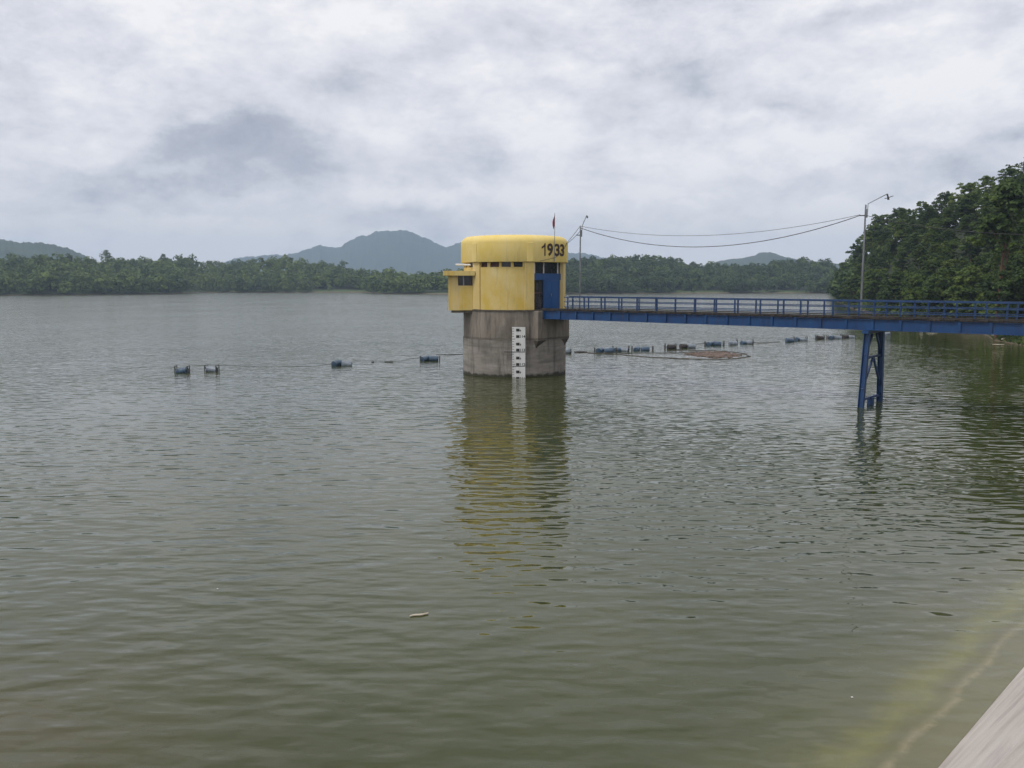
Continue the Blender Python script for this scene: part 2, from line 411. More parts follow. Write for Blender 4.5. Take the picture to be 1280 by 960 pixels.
# ------------------------------------------------------------------ water
def water_mat():
    m, nt, p = newmat('murky_reservoir_water'); t = NT(nt)
    pos = t.n('ShaderNodeNewGeometry').outputs['Position']
    s = t.n('ShaderNodeSeparateXYZ'); t.l(pos, s.inputs[0]); x, y = s.outputs[0], s.outputs[1]
    # distance from the dam's water edge
    n = t.math('ADD', t.math('MULTIPLY', x, EN.x), t.math('MULTIPLY', y, EN.y))
    dist = t.math('SUBTRACT', EOFF, n)
    along = t.math('ADD', t.math('MULTIPLY', x, ED.x), t.math('MULTIPLY', y, ED.y))
    murk = t.noise(.09, 5, .6)
    col = t.ramp(murk, [(.3, (.034, .042, .009)), (.55, (.042, .050, .012)), (.75, (.052, .056, .015))])
    # brown algae raft of suspended silt off the left
    bx = t.math('DIVIDE', t.math('ADD', x, 8.4), 3.6); by = t.math('DIVIDE', t.math('SUBTRACT', y, 11.0), 3.8)
    rr_ = t.math('ADD', t.math('MULTIPLY', bx, bx), t.math('MULTIPLY', by, by))
    bf = t.math('MULTIPLY', t.math('EXPONENT', t.math('MULTIPLY', rr_, -1.0)), t.math('MULTIPLY', t.noise(.5, 6, .65, dist=.6), 1.6), clamp=True)
    col = t.mix(t.math('MULTIPLY', bf, .8), col, (.060, .048, .015))
    # shallow silt and scum over the foot of the concrete
    nz = t.noise(.45, 5, .6, dist=.8); nz2 = t.noise(1.8, 6, .65, dist=1.0)
    dd = t.math('ADD', dist, t.math('MULTIPLY', t.math('SUBTRACT', nz, .5), 1.8))
    sh1 = t.math('SUBTRACT', 1.0, t.math('DIVIDE', dd, 3.2), clamp=True)
    sh1 = t.math('POWER', sh1, 1.3)
    col = t.mix(t.math('MULTIPLY', sh1, .95), col, (.135, .130, .062))
    yg = t.math('SUBTRACT', 1.0, t.math('MULTIPLY', t.math('ABSOLUTE', t.math('SUBTRACT', dd, 1.0)), 1.8), clamp=True)
    col = t.mix(t.math('MULTIPLY', yg, t.math('MULTIPLY', nz2, 1.0)), col, (.165, .165, .04))
    d3 = t.math('ADD', dist, t.math('ADD', t.math('MULTIPLY', t.math('SUBTRACT', nz, .5), .55), t.math('MULTIPLY', t.math('SUBTRACT', nz2, .5), .22)))
    ln = t.math('SUBTRACT', 1.0, t.math('MULTIPLY', t.math('ABSOLUTE', t.math('SUBTRACT', d3, .55)), 9), clamp=True)
    col = t.mix(t.math('MULTIPLY', t.math('MULTIPLY', ln, t.ramp(nz2, [(.35, (.15,) * 3), (.6, (1,) * 3)])), .5), col, (.30, .25, .15))
    ln2 = t.math('SUBTRACT', 1.0, t.math('MULTIPLY', t.math('ABSOLUTE', t.math('SUBTRACT', d3, .72)), 5), clamp=True)
    col = t.mix(t.math('MULTIPLY', ln2, .3), col, (.07, .06, .025))
    t.l(col, p.inputs['Base Color']); p.inputs['IOR'].default_value = 1.42
    # --- ripples: height field in metres
    calm = t.ramp(t.noise(.05, 4, .55, mp=(1, .6, 1)), [(.30, (.45,) * 3), (.62, (1.15,) * 3)])
    near_calm = t.math('ADD', .58, t.math('MULTIPLY', dist, .055), clamp=True)
    swell = t.noise(.42, 3, .5, mp=(.5, 1, 1), rot=(0, 0, .10))
    rip = t.noise(2.1, .6, .4, mp=(.42, 1, 1), rot=(0, 0, -.07), dist=.12)
    rip2 = t.noise(4.1, .6, .4, mp=(.46, 1, 1), rot=(0, 0, .13), dist=.12)
    big = t.noise(.10, 3, .5, mp=(.6, 1, 1))
    h = t.math('ADD', t.math('MULTIPLY', swell, .05), t.math('MULTIPLY', rip, .072))
    h = t.math('ADD', h, t.math('MULTIPLY', rip2, .028))
    h = t.math('ADD', h, t.math('MULTIPLY', big, .10))
    h = t.math('MULTIPLY', h, t.math('MULTIPLY', calm, near_calm))
    far = t.math('ADD', 1.0, t.math('MULTIPLY', t.math('MULTIPLY', t.math('SUBTRACT', dist, 70), .006, clamp=True), 1.6))
    h = t.math('MULTIPLY', h, far)
    b = t.n('ShaderNodeBump'); b.inputs['Distance'].default_value = 1.0; b.inputs['Strength'].default_value = 1.0
    t.l(h, b.inputs['Height']); t.l(b.outputs[0], p.inputs['Normal'])
    # open water is wind-roughened beyond the boom
    r0 = t.math('MULTIPLY', t.math('SUBTRACT', dist, 35), .0016, clamp=True)
    r0 = t.math('MINIMUM', r0, .10)
    t.l(t.math('ADD', .03, r0), p.inputs['Roughness'])
    return m
M['water'] = water_mat()
wb = MB()
wr = np.concatenate([np.arange(3, 60, 3.0), np.geomspace(60, 900, 22)])
A2, R2 = np.meshgrid(np.radians(np.arange(-180, 180.1, 5.0)), np.concatenate([[.2], wr]))
wat = grid_object('water', R2 * np.sin(A2), R2 * np.cos(A2), R2 * 0, M['water']); tag(wat, kind='structure')
# trim: nothing; water lies under dam body and shore ground

# ------------------------------------------------------------------ dam
def dam_mat():
    m, nt, p = newmat('dam_concrete'); t = NT(nt)
    n1 = t.noise(.9, 7, .65); col = t.ramp(n1, [(.3, (.42, .37, .33)), (.5, (.55, .50, .455)), (.72, (.64, .59, .545))])
    n2 = t.noise(1.1, 8, .7); col = t.mix(t.ramp(n2, [(.5, (0, 0, 0)), (.72, (.5,) * 3)]), col, (.27, .20, .20))
    pos = t.n('ShaderNodeNewGeometry').outputs['Position']; s = t.n('ShaderNodeSeparateXYZ'); t.l(pos, s.inputs[0])
    zz = t.math('ADD', s.outputs[2], t.math('MULTIPLY', t.math('SUBTRACT', t.noise(3, 4, .6), .5), .10))
    col = t.mix(t.math('MULTIPLY', t.math('SUBTRACT', .07, zz), 25, clamp=True), col, (.16, .10, .05))
    t.l(col, p.inputs['Base Color']); p.inputs['Roughness'].default_value = .85
    b = t.n('ShaderNodeBump'); b.inputs['Distance'].default_value = .02; b.inputs['Strength'].default_value = .5
    t.l(t.noise(12, 7, .65), b.inputs['Height']); t.l(b.outputs[0], p.inputs['Normal'])
    return m
M['dam'] = dam_mat()
def dam_pt(s, n, z): q = ED * s + EN * n; return (q.x, q.y, z)
SL = 5.35 / (EOFF * -1 - .45)         # slope of the face
prof = [(EOFF - 4.5 / SL, -4.5), (-.45, 5.35), (-.45, 5.35), (4.2, 5.33), (9.5, .4), (9.5, -5), (EOFF - 4.5 / SL, -5)]
s0 = ED.dot(E1)
db = MB(); ss = np.linspace(-320, 96, 40); 
for s_ in ss:
    for (n_, z_) in prof: db.v.append(dam_pt(s_, n_, z_))
K = len(prof)
for i in range(len(ss) - 1):
    for k in range(K):
        k2 = (k + 1) % K
        if k == 1: continue
        db.f.append((i*K + k, i*K + k2, (i+1)*K + k2, (i+1)*K + k))
db.f.append(tuple(range(K))[::-1]); db.f.append(tuple((len(ss)-1)*K + k for k in range(K)))
dam = empty('dam', dam_pt(s0, 0, 0), 0, 'pale concrete dam embankment sloping into the water at bottom right', 'dam')
o = db.build('slope_body', M['dam'], dam); o.data.transform(Matrix.Translation(-dam.location))
kb = MB(); kb.bar(dam_pt(-320, -.1, 5.40), dam_pt(96, -.1, 5.40), .3, .12)
o = kb.build('crest_kerb', M['dam'], dam, bevel=.02); o.data.transform(Matrix.Translation(-dam.location))

# ------------------------------------------------------------------ distant hills
def hill_mat(name, a, b):
    m, nt, p = newmat(name); t = NT(nt)
    t.l(t.ramp(t.noise(.02, 7, .7), [(.35, a), (.65, b)]), p.inputs['Base Color']); p.inputs['Roughness'].default_value = .95
    return m
M['hill'] = hill_mat('forested_hillside', (.020, .040, .028), (.042, .072, .040))
def ridge(name, prof, dist, depth, rough):
    xs = np.arange(prof[0][0], prof[-1][0] + .1, 1.5)
    ys = np.interp(xs, [p[0] for p in prof], [p[1] for p in prof])
    # bumpy, tree-covered skyline
    nz = sum(np.sin(xs * f_ + ph) * a_ for f_, ph, a_ in [(1.9, 1, .35), (.83, 2, .5), (.37, .5, .6), (2.9, 4, .2), (.13, 3, .6)])
    ys = ys + nz * rough
    hh = H + (HORZ - ys) / F * dist
    dirs = np.stack([(xs - CX) / F, np.full_like(xs, math.cos(PITCH))], 1); dirs /= dirs[:, 1:2]
    nv = np.linspace(-1, 1, 25)
    X = np.zeros((len(nv), len(xs))); Y = X * 0; Z = X * 0
    for i, q in enumerate(nv):
        D = dist + q * depth
        X[i] = dirs[:, 0] * D; Y[i] = D
        k = (1 - abs(q)) ** 1.05
        gul = 1 + .10 * np.sin(xs * .11 + q * 5) * (1 - k) + .05 * np.sin(xs * .31 - q * 9) * (1 - k)
        Z[i] = -2 + (hh + 2) * k * gul
    o = grid_object(name, X, Y, Z, M['hill']); tag(o, kind='structure'); return o
ridge('mountain', [(215, 352), (262, 338), (290, 326.5), (310, 322), (330, 320), (345, 319), (358, 320), (372, 317), (390, 312), (405, 307.5), (420, 310), (430, 309), (440, 302.5), (455, 296), (465, 295), (474, 289.5), (492, 290.5), (512, 289), (520, 292.5), (535, 299), (547, 305), (557, 310), (567, 307), (577, 303.5), (600, 298), (640, 303), (680, 312), (705, 316), (728, 317), (745, 321), (800, 330), (860, 345)], 3500, 700, .75)
ridge('hills', [(-260, 318), (-120, 308), (-40, 304), (0, 302), (16, 300.5), (30, 303), (50, 304), (75, 306), (92, 309.5), (104, 315), (116, 321), (134, 331), (160, 346)], 1500, 350, 1.0)
ridge('hills', [(860, 340), (890, 328), (905, 324.5), (925, 323), (938, 320), (944, 316.5), (956, 315.5), (963, 317.5), (975, 322), (1000, 326), (1040, 330), (1100, 336)], 2100, 400, .35)

# ------------------------------------------------------------------ foliage
def leaf_quads(P, N, S):
    n = len(P)
    r = rng.normal(size=(n, 3)); T = np.cross(N, r); T /= np.linalg.norm(T, axis=1, keepdims=True) + 1e-9
    B = np.cross(N, T)
    asp = rng.uniform(.55, 1.0, (n, 1)); S = S[:, None]
    c = [P + T * S, P + B * S * asp + N * S * .18, P - T * S * rng.uniform(.8, 1.1, (n, 1)), P - B * S * asp - N * S * .12]
    v = np.stack(c, 1).reshape(-1, 3); f = np.arange(4 * n).reshape(n, 4)
    return v, f
def lobes_points(C, Rad, n, flat=.85):
    """n points on the upper/outer shells of random lobes; C (k,3), Rad (k,)"""
    w = Rad ** 2; idx = rng.choice(len(C), n, p=w / w.sum())
    d = rng.normal(size=(n, 3)); d /= np.linalg.norm(d, axis=1, keepdims=True)
    d[:, 2] = np.where(d[:, 2] < -.25, -d[:, 2] * .6, d[:, 2])
    shell = rng.uniform(.72, 1.08, (n, 1)) + (rng.random((n, 1)) < .05) * rng.uniform(0, .25, (n, 1))
    P = C[idx] + d * Rad[idx][:, None] * shell * np.array([1, 1, flat])
    N = d + rng.normal(size=(n, 3)) * .45 + np.array([0, 0, .35]); N /= np.linalg.norm(N, axis=1, keepdims=True)
    return P, N, idx
def crown_mesh(name, h, rad, nl, nleaf, leaf, low=.25):
    k = nl; C = np.zeros((k, 3)); Rd = np.zeros(k)
    for i in range(k):
        zf = low + (1 - low) * (i + .5) / k
        prof_r = math.sin(math.pi * min(1, max(.12, (zf - low) / (1 - low) * .80 + .2))) ** .6
        a = i * 2.4 + rng.uniform(-.5, .5); q = rad * prof_r * rng.uniform(.25, .72)
        C[i] = (math.cos(a) * q, math.sin(a) * q, h * zf - rad * .12); Rd[i] = rad * rng.uniform(.30, .54) * (1.1 - .3 * abs(zf - .55))
    sub = 14; w_ = Rd ** 2; li = rng.choice(k, k * sub, p=w_ / w_.sum()); dd = rng.normal(size=(k * sub, 3)); dd /= np.linalg.norm(dd, axis=1, keepdims=True); dd[:, 2] = np.where(dd[:, 2] < -.4, -dd[:, 2], dd[:, 2])
    C2 = C[li] + dd * Rd[li][:, None] * rng.uniform(.6, 1.12, (k * sub, 1)) * np.array([1, 1, .8]); R2_ = Rd[li] * rng.uniform(.18, .40, k * sub)
    P, N, idx = lobes_points(C2, R2_, nleaf, .75)
    idx = li[idx]
    lt = rng.random(k); tint = lt[idx] * .55 + rng.random(nleaf) * .45
    v, f = leaf_quads(P, N, leaf * rng.uniform(.6, 1.25, nleaf))
    return v, f, tint, C, Rd
# ---- far-off woods, one mass each
def far_wood(name, a0, a1, dmax, label, ntree, seed_h=(6.5, 11)):
    V, Fc, Tn = [], [], []; off = 0
    az = rng.uniform(a0, a1, ntree); d = rng.uniform(0, 1, ntree) ** 1.15 * dmax + 1.5
    skip = rng.random(ntree) < 0.0
    rs = rs_f(az)
    d = np.where(rng.random(ntree) < .10, rng.uniform(.2, 5, ntree), d)
    x = np.sin(np.radians(az)) * rs; y = np.cos(np.radians(az)) * rs
    rs = rs + (np.sin(x * .09 + 1.3 * np.sin(y * .05)) * 1.2 + np.sin(y * .13 + x * .04) * .8) * np.clip(rs / 300, .2, 2)
    x = np.sin(np.radians(az)) * (rs + d); y = np.cos(np.radians(az)) * (rs + d); z = ground_h(x, y)
    # openings of pale grass along the shore
    for px, py_ in ((560, 0), (425, 0), (870, 0), (975, 0)):
        pa = px_az(px); gap = (np.abs(az - pa) < 1.6) & (d < 16) & (rng.random(ntree) < .85); skip |= gap
    for i in range(ntree):
        if skip[i]: continue
        small = d[i] < 10 and rng.random() < .5
        hh = rng.uniform(*seed_h) * (1 + .22 * math.sin(az[i] * 3.1 + d[i] * .05) * math.sin(az[i] * 7.7 + 1) ) * (.5 if small else 1) * (1 + .25 * (rng.random() < .06)); rd = hh * rng.uniform(.38, .58)
        k = rng.integers(4, 7); C = np.zeros((k, 3)); Rd = np.zeros(k)
        for j in range(k):
            zf = .18 + .70 * (j + .5) / k; a = j * 2.4 + rng.uniform(0, 6); q = rd * rng.uniform(.15, .6) * (1.2 - zf)* 1.4
            C[j] = (math.cos(a) * q, math.sin(a) * q, hh * zf); Rd[j] = rd * rng.uniform(.36, .62)
        nl = int(190 if d[i] < 40 else 150)
        P, N, idx = lobes_points(C, Rd, nl)
        P += np.array([x[i], y[i], z[i]])
        v, f = leaf_quads(P, N, rng.uniform(.32, .75, nl) * (rd / 4))
        tt_ = rng.random() ** 1.4
        V.append(v); Fc.append(f + off); off += len(v); Tn.append(np.clip(tt_ * .75 + rng.random(nl) * .25, 0, 1))
    o = raw_mesh(name, np.concatenate(V), np.concatenate(Fc), M['leaf_far'], tint=np.concatenate(Tn))
    tag(o, label, 'woodland', kind='stuff'); return o
far_wood('woodland', -40, px_az(640), 135, 'dense green wood covering the far left shore of the reservoir', 2300)
far_wood('woodland', px_az(640), AZ_CAPE + 1.2, 150, 'dense green wood on the low hill across the water behind the footbridge', 1900, (6, 9.5))

# ---- trees one can tell apart
def trunk_mesh(h, rad, lean=0, C=None, r0=.22, bend=.6):
    mb = MB(); top = Vector((lean, 0, h * .72)); pts = [Vector((0, 0, -.8)), Vector((bend * .2, 0, h * .25)), Vector((lean * .5 - bend * .2, bend * .2, h * .5)), top]
    mb.tube(pts, [r0 * 1.3, r0, r0 * .7, r0 * .25], 8)
    if C is not None:
        for c in C[::2]:
            a = pts[1].lerp(pts[3], rng.uniform(.15, .8)); cc = Vector(c)
            mb.tube([a, a.lerp(cc, .5) + Vector((0, 0, .3)), cc], [r0 * .4, r0 * .25, r0 * .1], 5)
    return mb
protos = []
for i, (h_, r_, nl, low) in enumerate([(12, 4.6, 15, .2), (13, 5.2, 18, .12), (11, 5.0, 14, .25), (14, 4.4, 17, .18), (10, 4.2, 13, .08), (12.5, 5.6, 19, .2)]):
    v, f, tn, C, Rd = crown_mesh('crown', h_, r_, nl, 12500, .205, low)
    protos.append((h_, r_, v, f, tn, C))
proto_objs = []
def bank_tree(i, px, dd, label, group=None, scale=1.0, top_y=None, bark='bark', name='broadleaf_tree'):
    a = R(px_az(px)); r = float(rs_f(math.degrees(a))) + dd
    x, y = math.sin(a) * r, math.cos(a) * r; z = float(ground_h(x, y))
    h0 = protos[i][0]
    if top_y is not None:
        want = H + (HORZ - top_y) / F * y - z
        scale = max(.45, min(1.7, want / h0))
    rz = random.uniform(0, 6.28)
    if i < len(proto_objs) and proto_objs[i] is not None:
        o = copy_tree(proto_objs[i])
        o['label'] = label
        if 'group' in o and not group: del o['group']
        if group: o['group'] = group
        o.location = (x, y, z - .1); o.rotation_euler = (0, 0, rz)
    else:
        h_, r_, v, f, tn, C = protos[i]
        o = empty(name, (x, y, z - .1), rz, label, 'tree', group)
        raw_mesh('crown', v, f, M['leaf_near'], tint=tn, parent=o)
        trunk_mesh(h_, r_, .5, C).build('trunk', M[bark], o, smooth=True)
        while len(proto_objs) <= i: proto_objs.append(None)
        proto_objs[i] = o
    sx = scale * random.uniform(.92, 1.15)
    o.scale = (sx, sx, scale)
    return o
GB = 'trees massed on the right bank'
common = 'dark green broadleaf tree in the crowded middle of the right bank wood'
NB = 6; cnt = 0
def env(px): return float(np.interp(px, [c[0] for c in crest_r], [c[1] for c in crest_r]))
# skyline row: each one named by where its top stands
sky_trees = [(1050, 60, 'small tree at the far left tip of the right bank wood, lowest on its skyline'),
             (1070, 66, 'dark tree whose top rises just left of the taller right lamp post shaft'),
             (1092, 70, 'bushy tree directly behind the right lamp post arm, above the bridge pier'),
             (1118, 74, 'tree on the bank skyline right of the lamp head'),
             (1142, 78, 'tree on the bank skyline with loose tufted top, next to a broad pale crown'),
             (1168, 78, 'broad pale green crown standing out on the middle of the bank skyline'),
             (1196, 80, 'tree on the bank skyline just below the step up to the tall dark tree'),
             (1216, 78, 'tall dark tree where the right bank skyline steps up'),
             (1246, 80, 'large dark green tree second from the right on the bank skyline'),
             (1276, 78, 'tallest tree of the right bank, cut by the right edge of the photo')]
for j, (px, dd, lab) in enumerate(sky_trees):
    bank_tree([4, 0, 2, 3, 0, 5, 2, 3, 1, 5][j], px, dd, lab, top_y=env(px) + 1)
# outside the frame at the right, closing the bank
for px in (1315, 1352, 1395, 1440, 1490, 1550, 1620):
    bank_tree(random.randrange(NB), px, 74, 'dark green tree on the bank beyond the right edge of the photo', 'trees beyond the right edge', top_y=env(px) + random.uniform(0, 8))
for px in (1310, 1350, 1400, 1460, 1530, 1600):
    for dd in (10, 42):
        bank_tree(random.randrange(NB), px + random.uniform(-12, 12), dd, 'dark green tree on the bank beyond the right edge of the photo', 'trees beyond the right edge', scale=random.uniform(.75, 1.0))
# rows down the slope
for frac, dd, step in ((.91, 71, 27), (.80, 64, 20), (.66, 52, 21), (.50, 38, 23), (.34, 25, 25), (.20, 13, 27)):
    px = 1049 + random.uniform(0, 10)
    while px < 1292:
        e = env(px); base_y = 385 if px > 1090 else 378
        ty = base_y - (base_y - e) * min(1, frac + random.uniform(-.05, .09)); 
        bank_tree(random.randrange(NB), px, dd + random.uniform(-5, 5), common, GB, top_y=ty)
        px += step * random.uniform(.75, 1.25) * (.75 + .4 * (px - 1045) / 240)
front = [(1047, 2, 360, 'low tree at the water tip of the right bank, its leaves hanging over the lake'),
         (1064, 3, 345, 'small leafy tree at the waterside just left of the right lamp post shaft'),
         (1088, 4, 338, 'yellowish green bushy tree low on the bank, immediately right of the lamp post shaft'),
         (1112, 4, 341, 'rounded light green tree low on the bank, second one right of the lamp post'),
         (1140, 4, 346, 'wide low tree with spreading green top halfway between the lamp post and the bare trunk'),
         (1172, 4, 338, 'rounded dark tree at the foot of the bank, midway between lamp post and right edge'),
         (1204, 4, 335, 'dark shaded tree at the foot of the bank just left of the bare trunk'),
         (1268, 4, 322, 'bright yellow green tree low at the right edge')]
for j, (px, dd, ty, lab) in enumerate(front):
    bank_tree([4, 4, 2, 4, 2, 0, 4, 2][j], px, dd, lab, top_y=ty)
# the slender tree whose bare trunk shows
a = R(px_az(1241)); r = float(rs_f(math.degrees(a))) + .6; x, y = math.sin(a) * r, math.cos(a) * r; z = float(ground_h(x, y))
o = empty('slender_tree', (x, y, z - .1), 0, 'slender tree with a bare straight reddish brown trunk near the right edge', 'tree')
v, f, tn, C, Rd = crown_mesh('crown', 18, 3.8, 12, 5200, .26, .64)
raw_mesh('crown', v, f, M['leaf_near'], tint=tn, parent=o)
trunk_mesh(18, 3, .3, C, .19, .15).build('trunk', M['bark_red'], o, smooth=True)

# bank undergrowth (uncountable)
n = 1400; pxs = rng.uniform(1040, 1420, n); az_ = np.array([px_az(p) for p in pxs]); d_ = np.where(rng.random(n) < .72, rng.uniform(.2, 22, n), rng.uniform(20, 84, n))
x = np.sin(np.radians(az_)) * (rs_f(az_) + d_); y = np.cos(np.radians(az_)) * (rs_f(az_) + d_); z = ground_h(x, y)
V, Fc, Tn, off = [], [], [], 0
for i in range(n):
    if d_[i] < 7 and pxs[i] > 1225 and rng.random() < .75: continue
    k = 3; rd = rng.uniform(.5, 1.5) * (1.3 if d_[i] > 18 else 1); C = rng.normal(size=(k, 3)) * rd * .4; C[:, 2] = rd * rng.uniform(.3, .9, k); Rd = rng.uniform(.5, .8, k) * rd
    P, N, idx = lobes_points(C, Rd, 90); P += np.array([x[i], y[i], z[i]])
    v, f = leaf_quads(P, N, rng.uniform(.10, .24, 90)); V.append(v); Fc.append(f + off); off += len(v); Tn.append(np.clip(rng.random() * .8 + rng.random(90) * .3, 0, 1))
o = raw_mesh('undergrowth', np.concatenate(V), np.concatenate(Fc), M['leaf_near'], tint=np.concatenate(Tn))
tag(o, 'tangled green undergrowth along the foot of the right bank', 'undergrowth', kind='stuff')
# grass on the bank patch
n = 9000; pxs = rng.uniform(1222, 1400, n); az_ = np.degrees(np.arctan2((pxs - CX) / F, math.cos(PITCH))); d_ = rng.uniform(.1, 16, n)
x = np.sin(np.radians(az_)) * (rs_f(az_) + d_); y = np.cos(np.radians(az_)) * (rs_f(az_) + d_); z = ground_h(x, y)
P = np.stack([x, y, z + .12], 1); N = rng.normal(size=(n, 3)); N[:, 2] *= .3; N /= np.linalg.norm(N, axis=1, keepdims=True)
v, f = leaf_quads(P, N, rng.uniform(.12, .3, n))
M['grass'] = leaf_mat('bank_grass', (.05, .09, .02), (.08, .13, .03), (.15, .17, .06), .3)
o = raw_mesh('grass', v, f, M['grass'], tint=rng.random(n)); tag(o, 'short green grass on the low bank at the right edge', 'grass', kind='stuff')

# individual skyline trees of the far shore
FAR = [(142, 150, 'flat-topped tree standing above the far left tree line, umbrella shaped', 12.0, 5.6, 1.2),
       (96, 150, 'dark round-topped tree on the far left skyline under the blue hill end', 10.5, 3.2, 1.0),
       (212, 140, 'round-headed tree poking above the far left tree line, right of the umbrella shaped one', 10.5, 3.2, 1.0),
       (368, 135, 'pointed tree at the top of the wooded rise left of the mountain', 9.5, 2.4, 1.0)]
for px, dd, lab, h_, r_, fl in FAR:
    a = R(px_az(px)); r = float(rs_f(math.degrees(a))) + 118; x, y = math.sin(a) * r, math.cos(a) * r; z = float(ground_h(x, y))
    o = empty('skyline_tree', (x, y, z - .2), 0, lab, 'tree')
    v, f, tn, C, Rd = crown_mesh('crown', h_ * 1.25, r_, 11, 900, .42, .55)
    raw_mesh('crown', v, f, M['leaf_far'], tint=tn * .5, parent=o)
    trunk_mesh(h_ * 1.25, r_, .3, C, .25).build('trunk', M['bark'], o)

# ------------------------------------------------------------------ intake tower
tw = empty('intake_tower', (TC[0], TC[1], 0), 0, 'round intake tower with yellow painted valve house on a stained concrete shaft', 'tower')
O = (0.0, 0.0)     # local coordinates, origin at the tower axis
ZF, ZW, ZR = 5.0, 8.55, 10.58
MB().lathe(O, [(4.05, -5), (4.05, 2.84), (4.0, 2.87), (4.0, ZF - .06)], 96).build('base', M['concrete'], tw, smooth=True)
MB().lathe(O, [(4.06, ZF - .06), (4.06, ZF + .03)], 96).build('floor_slab', M['concrete_dark'], tw)
def polar(r, a, z): a = R(a); return (r * math.sin(a), -r * math.cos(a), z)
PIL = [-46, 16, 74, 134, 194, 254]
# wall panels between the pilasters, a row of small windows under the roof
panels = [(-41, 11), (79, 129), (139, 189), (199, 249), (-101, -51)]
front_wins = [(-40, -31.0), (-27.5, -17), (-14.3, -4), (-1, 8.8)]
for (a0, a1) in panels:
    if a0 == -41: wins = front_wins
    elif a0 == -101: wins = [(-97, -88), (-85, -76), (-73.5, -66), (-63, -53)]
    else: wins = [(a0 + 1.5 + k * 12.4, a0 + 11 + k * 12.4) for k in range(4)]
    wb_ = MB().sector(O, 3.72, 3.93, a0 - 1, a1 + 1, ZF + .03, 8.19)
    prev = a0 - 1
    for (w0, w1) in wins:
        wb_.sector(O, 3.72, 3.93, prev, w0, 8.192, ZW + .02, 2); prev = w1
        MB().sector(O, 3.76, 3.80, w0 + .05, w1 - .05, 8.195, ZW, 3).build('window', M['dark_glass'] if (a0 != -41 or w0 > -16) else M['maroon'], tw)
    wb_.sector(O, 3.72, 3.93, prev, a1 + 1, 8.192, ZW + .02, 2)
    wb_.build('wall', M['yellow'], tw, smooth=True)
for i, a in enumerate(PIL):
    MB().sector(O, 3.70, 4.03, a - 5.4, a + 5.4, ZF + .035, ZW + .01, 4).build('pilaster', M['yellow_pale'] if i in (0, 2) else M['yellow'], tw, bevel=.02)
# roof drum with rounded shoulder
pr = [(3.0, ZW + .012), (4.14, ZW + .012), (4.16, ZW + .05), (4.16, 9.98)]
for k in range(1, 9):
    q = k / 8 * math.pi / 2; pr.append((4.16 - .60 * (1 - math.cos(q)), 9.98 + .56 * math.sin(q)))
pr += [(3.0, 10.58), (1.5, 10.62), (.01, 10.64)]
roof = MB().lathe(O, pr, 96).build('roof', M['yellow_roof'], tw, smooth=True)
for a in PIL:
    MB().sector(O, 4.10, 4.195, a - 3.4, a + 3.4, ZW + .03, 9.96, 4).build('rib', M['yellow_roof'], roof, bevel=.02)
# year numerals on the roof drum
def digit(ch, ang, zc, height, width):
    if ch == '1':
        o1 = MB(); P_ = [(.22, -.5), (.5, -.5), (.5, .5), (.28, .5), (.12, .36), (-.5, .22), (-.5, .06), (.22, .2)]
        n_ = len(P_)
        for dz in (4.165, 4.19):
            for (u, w) in P_:
                aa = R(ang) + u * width / 4.17; o1.v.append((dz * math.sin(aa), -dz * math.cos(aa), zc + w * height))
        o1.f = [tuple(range(n_)), tuple(range(2 * n_ - 1, n_ - 1, -1))] + [(i, (i + 1) % n_, n_ + (i + 1) % n_, n_ + i) for i in range(n_)]
        return o1.build('numeral', M['digit'], roof)
    cu = bpy.data.curves.new('numeral', 'FONT'); cu.body = ch; cu.size = 1; cu.extrude = .012; cu.offset = .03; cu.resolution_u = 6
    tmp = bpy.data.objects.new('numeral', cu); COL.objects.link(tmp)
    bpy.context.view_layer.update()
    me = bpy.data.meshes.new_from_object(tmp.evaluated_get(bpy.context.evaluated_depsgraph_get()))
    bpy.data.objects.remove(tmp)
    co = np.array([v.co[:] for v in me.vertices]); mn, mx = co.min(0), co.max(0)
    for v in me.vertices:
        u = (v.co.x - (mn[0] + mx[0]) / 2) / (mx[0] - mn[0]) * width; w = (v.co.y - (mn[1] + mx[1]) / 2) / (mx[1] - mn[1]) * height
        d = 4.165 + (v.co.z - mn[2]) * 1.0
        aa = R(ang) + u / 4.17
        v.co = (d * math.sin(aa), -d * math.cos(aa), zc + w)
    me.materials.clear(); me.materials.append(M['digit'])
    o = bpy.data.objects.new('numeral', me); COL.objects.link(o); o.parent = roof
    return o
def ang_at(px): return math.degrees(math.asin(max(-1, min(1, (px - 642.9) / 66.0))))
for ch, pxc, wpx in (('1', 676.8, 4.4), ('9', 684.6, 6.8), ('3', 693.4, 6.0), ('3', 699.7, 5.2)):
    a0 = ang_at(pxc - wpx / 2); a1 = ang_at(pxc + wpx / 2)
    digit(ch, (a0 + a1) / 2, 9.47, .92, R(a1 - a0) * 4.17)
# entrance bay facing the footbridge
DA = 45.5; ud = Vector((math.sin(R(DA)), -math.cos(R(DA)), 0)); vd = Vector((math.cos(R(DA)), math.sin(R(DA)), 0))
def dp(v, z, out=0): q = ud * (3.45 + out) + vd * v; return Vector((q.x, q.y, z))
def dbox(v0, v1, z0, z1, o0, o1, name, mat, parent, bev=0):
    m_ = MB(); c = (dp(v0, z0, o0) + dp(v1, z1, o1)) / 2
    m_.box(c, (abs(v1 - v0), abs(o1 - o0), z1 - z0), rz=R(DA)); return m_.build(name, mat, parent, bevel=bev)
fr = dbox(-1.72, 1.72, 7.24, 7.73, -.05, .05, 'door_header', M['blue_door'], tw, .01)
dbox(-1.70, 1.70, 7.732, ZW, -.06, -.02, 'transom_window', M['dark_glass'], tw)
for v_ in (-1.42, -.42, .62, 1.18):
    if v_ == .62: continue
    dbox(v_ - .045, v_ + .045, 7.735, ZW, -.015, .04, 'mullion', M['white'], tw)
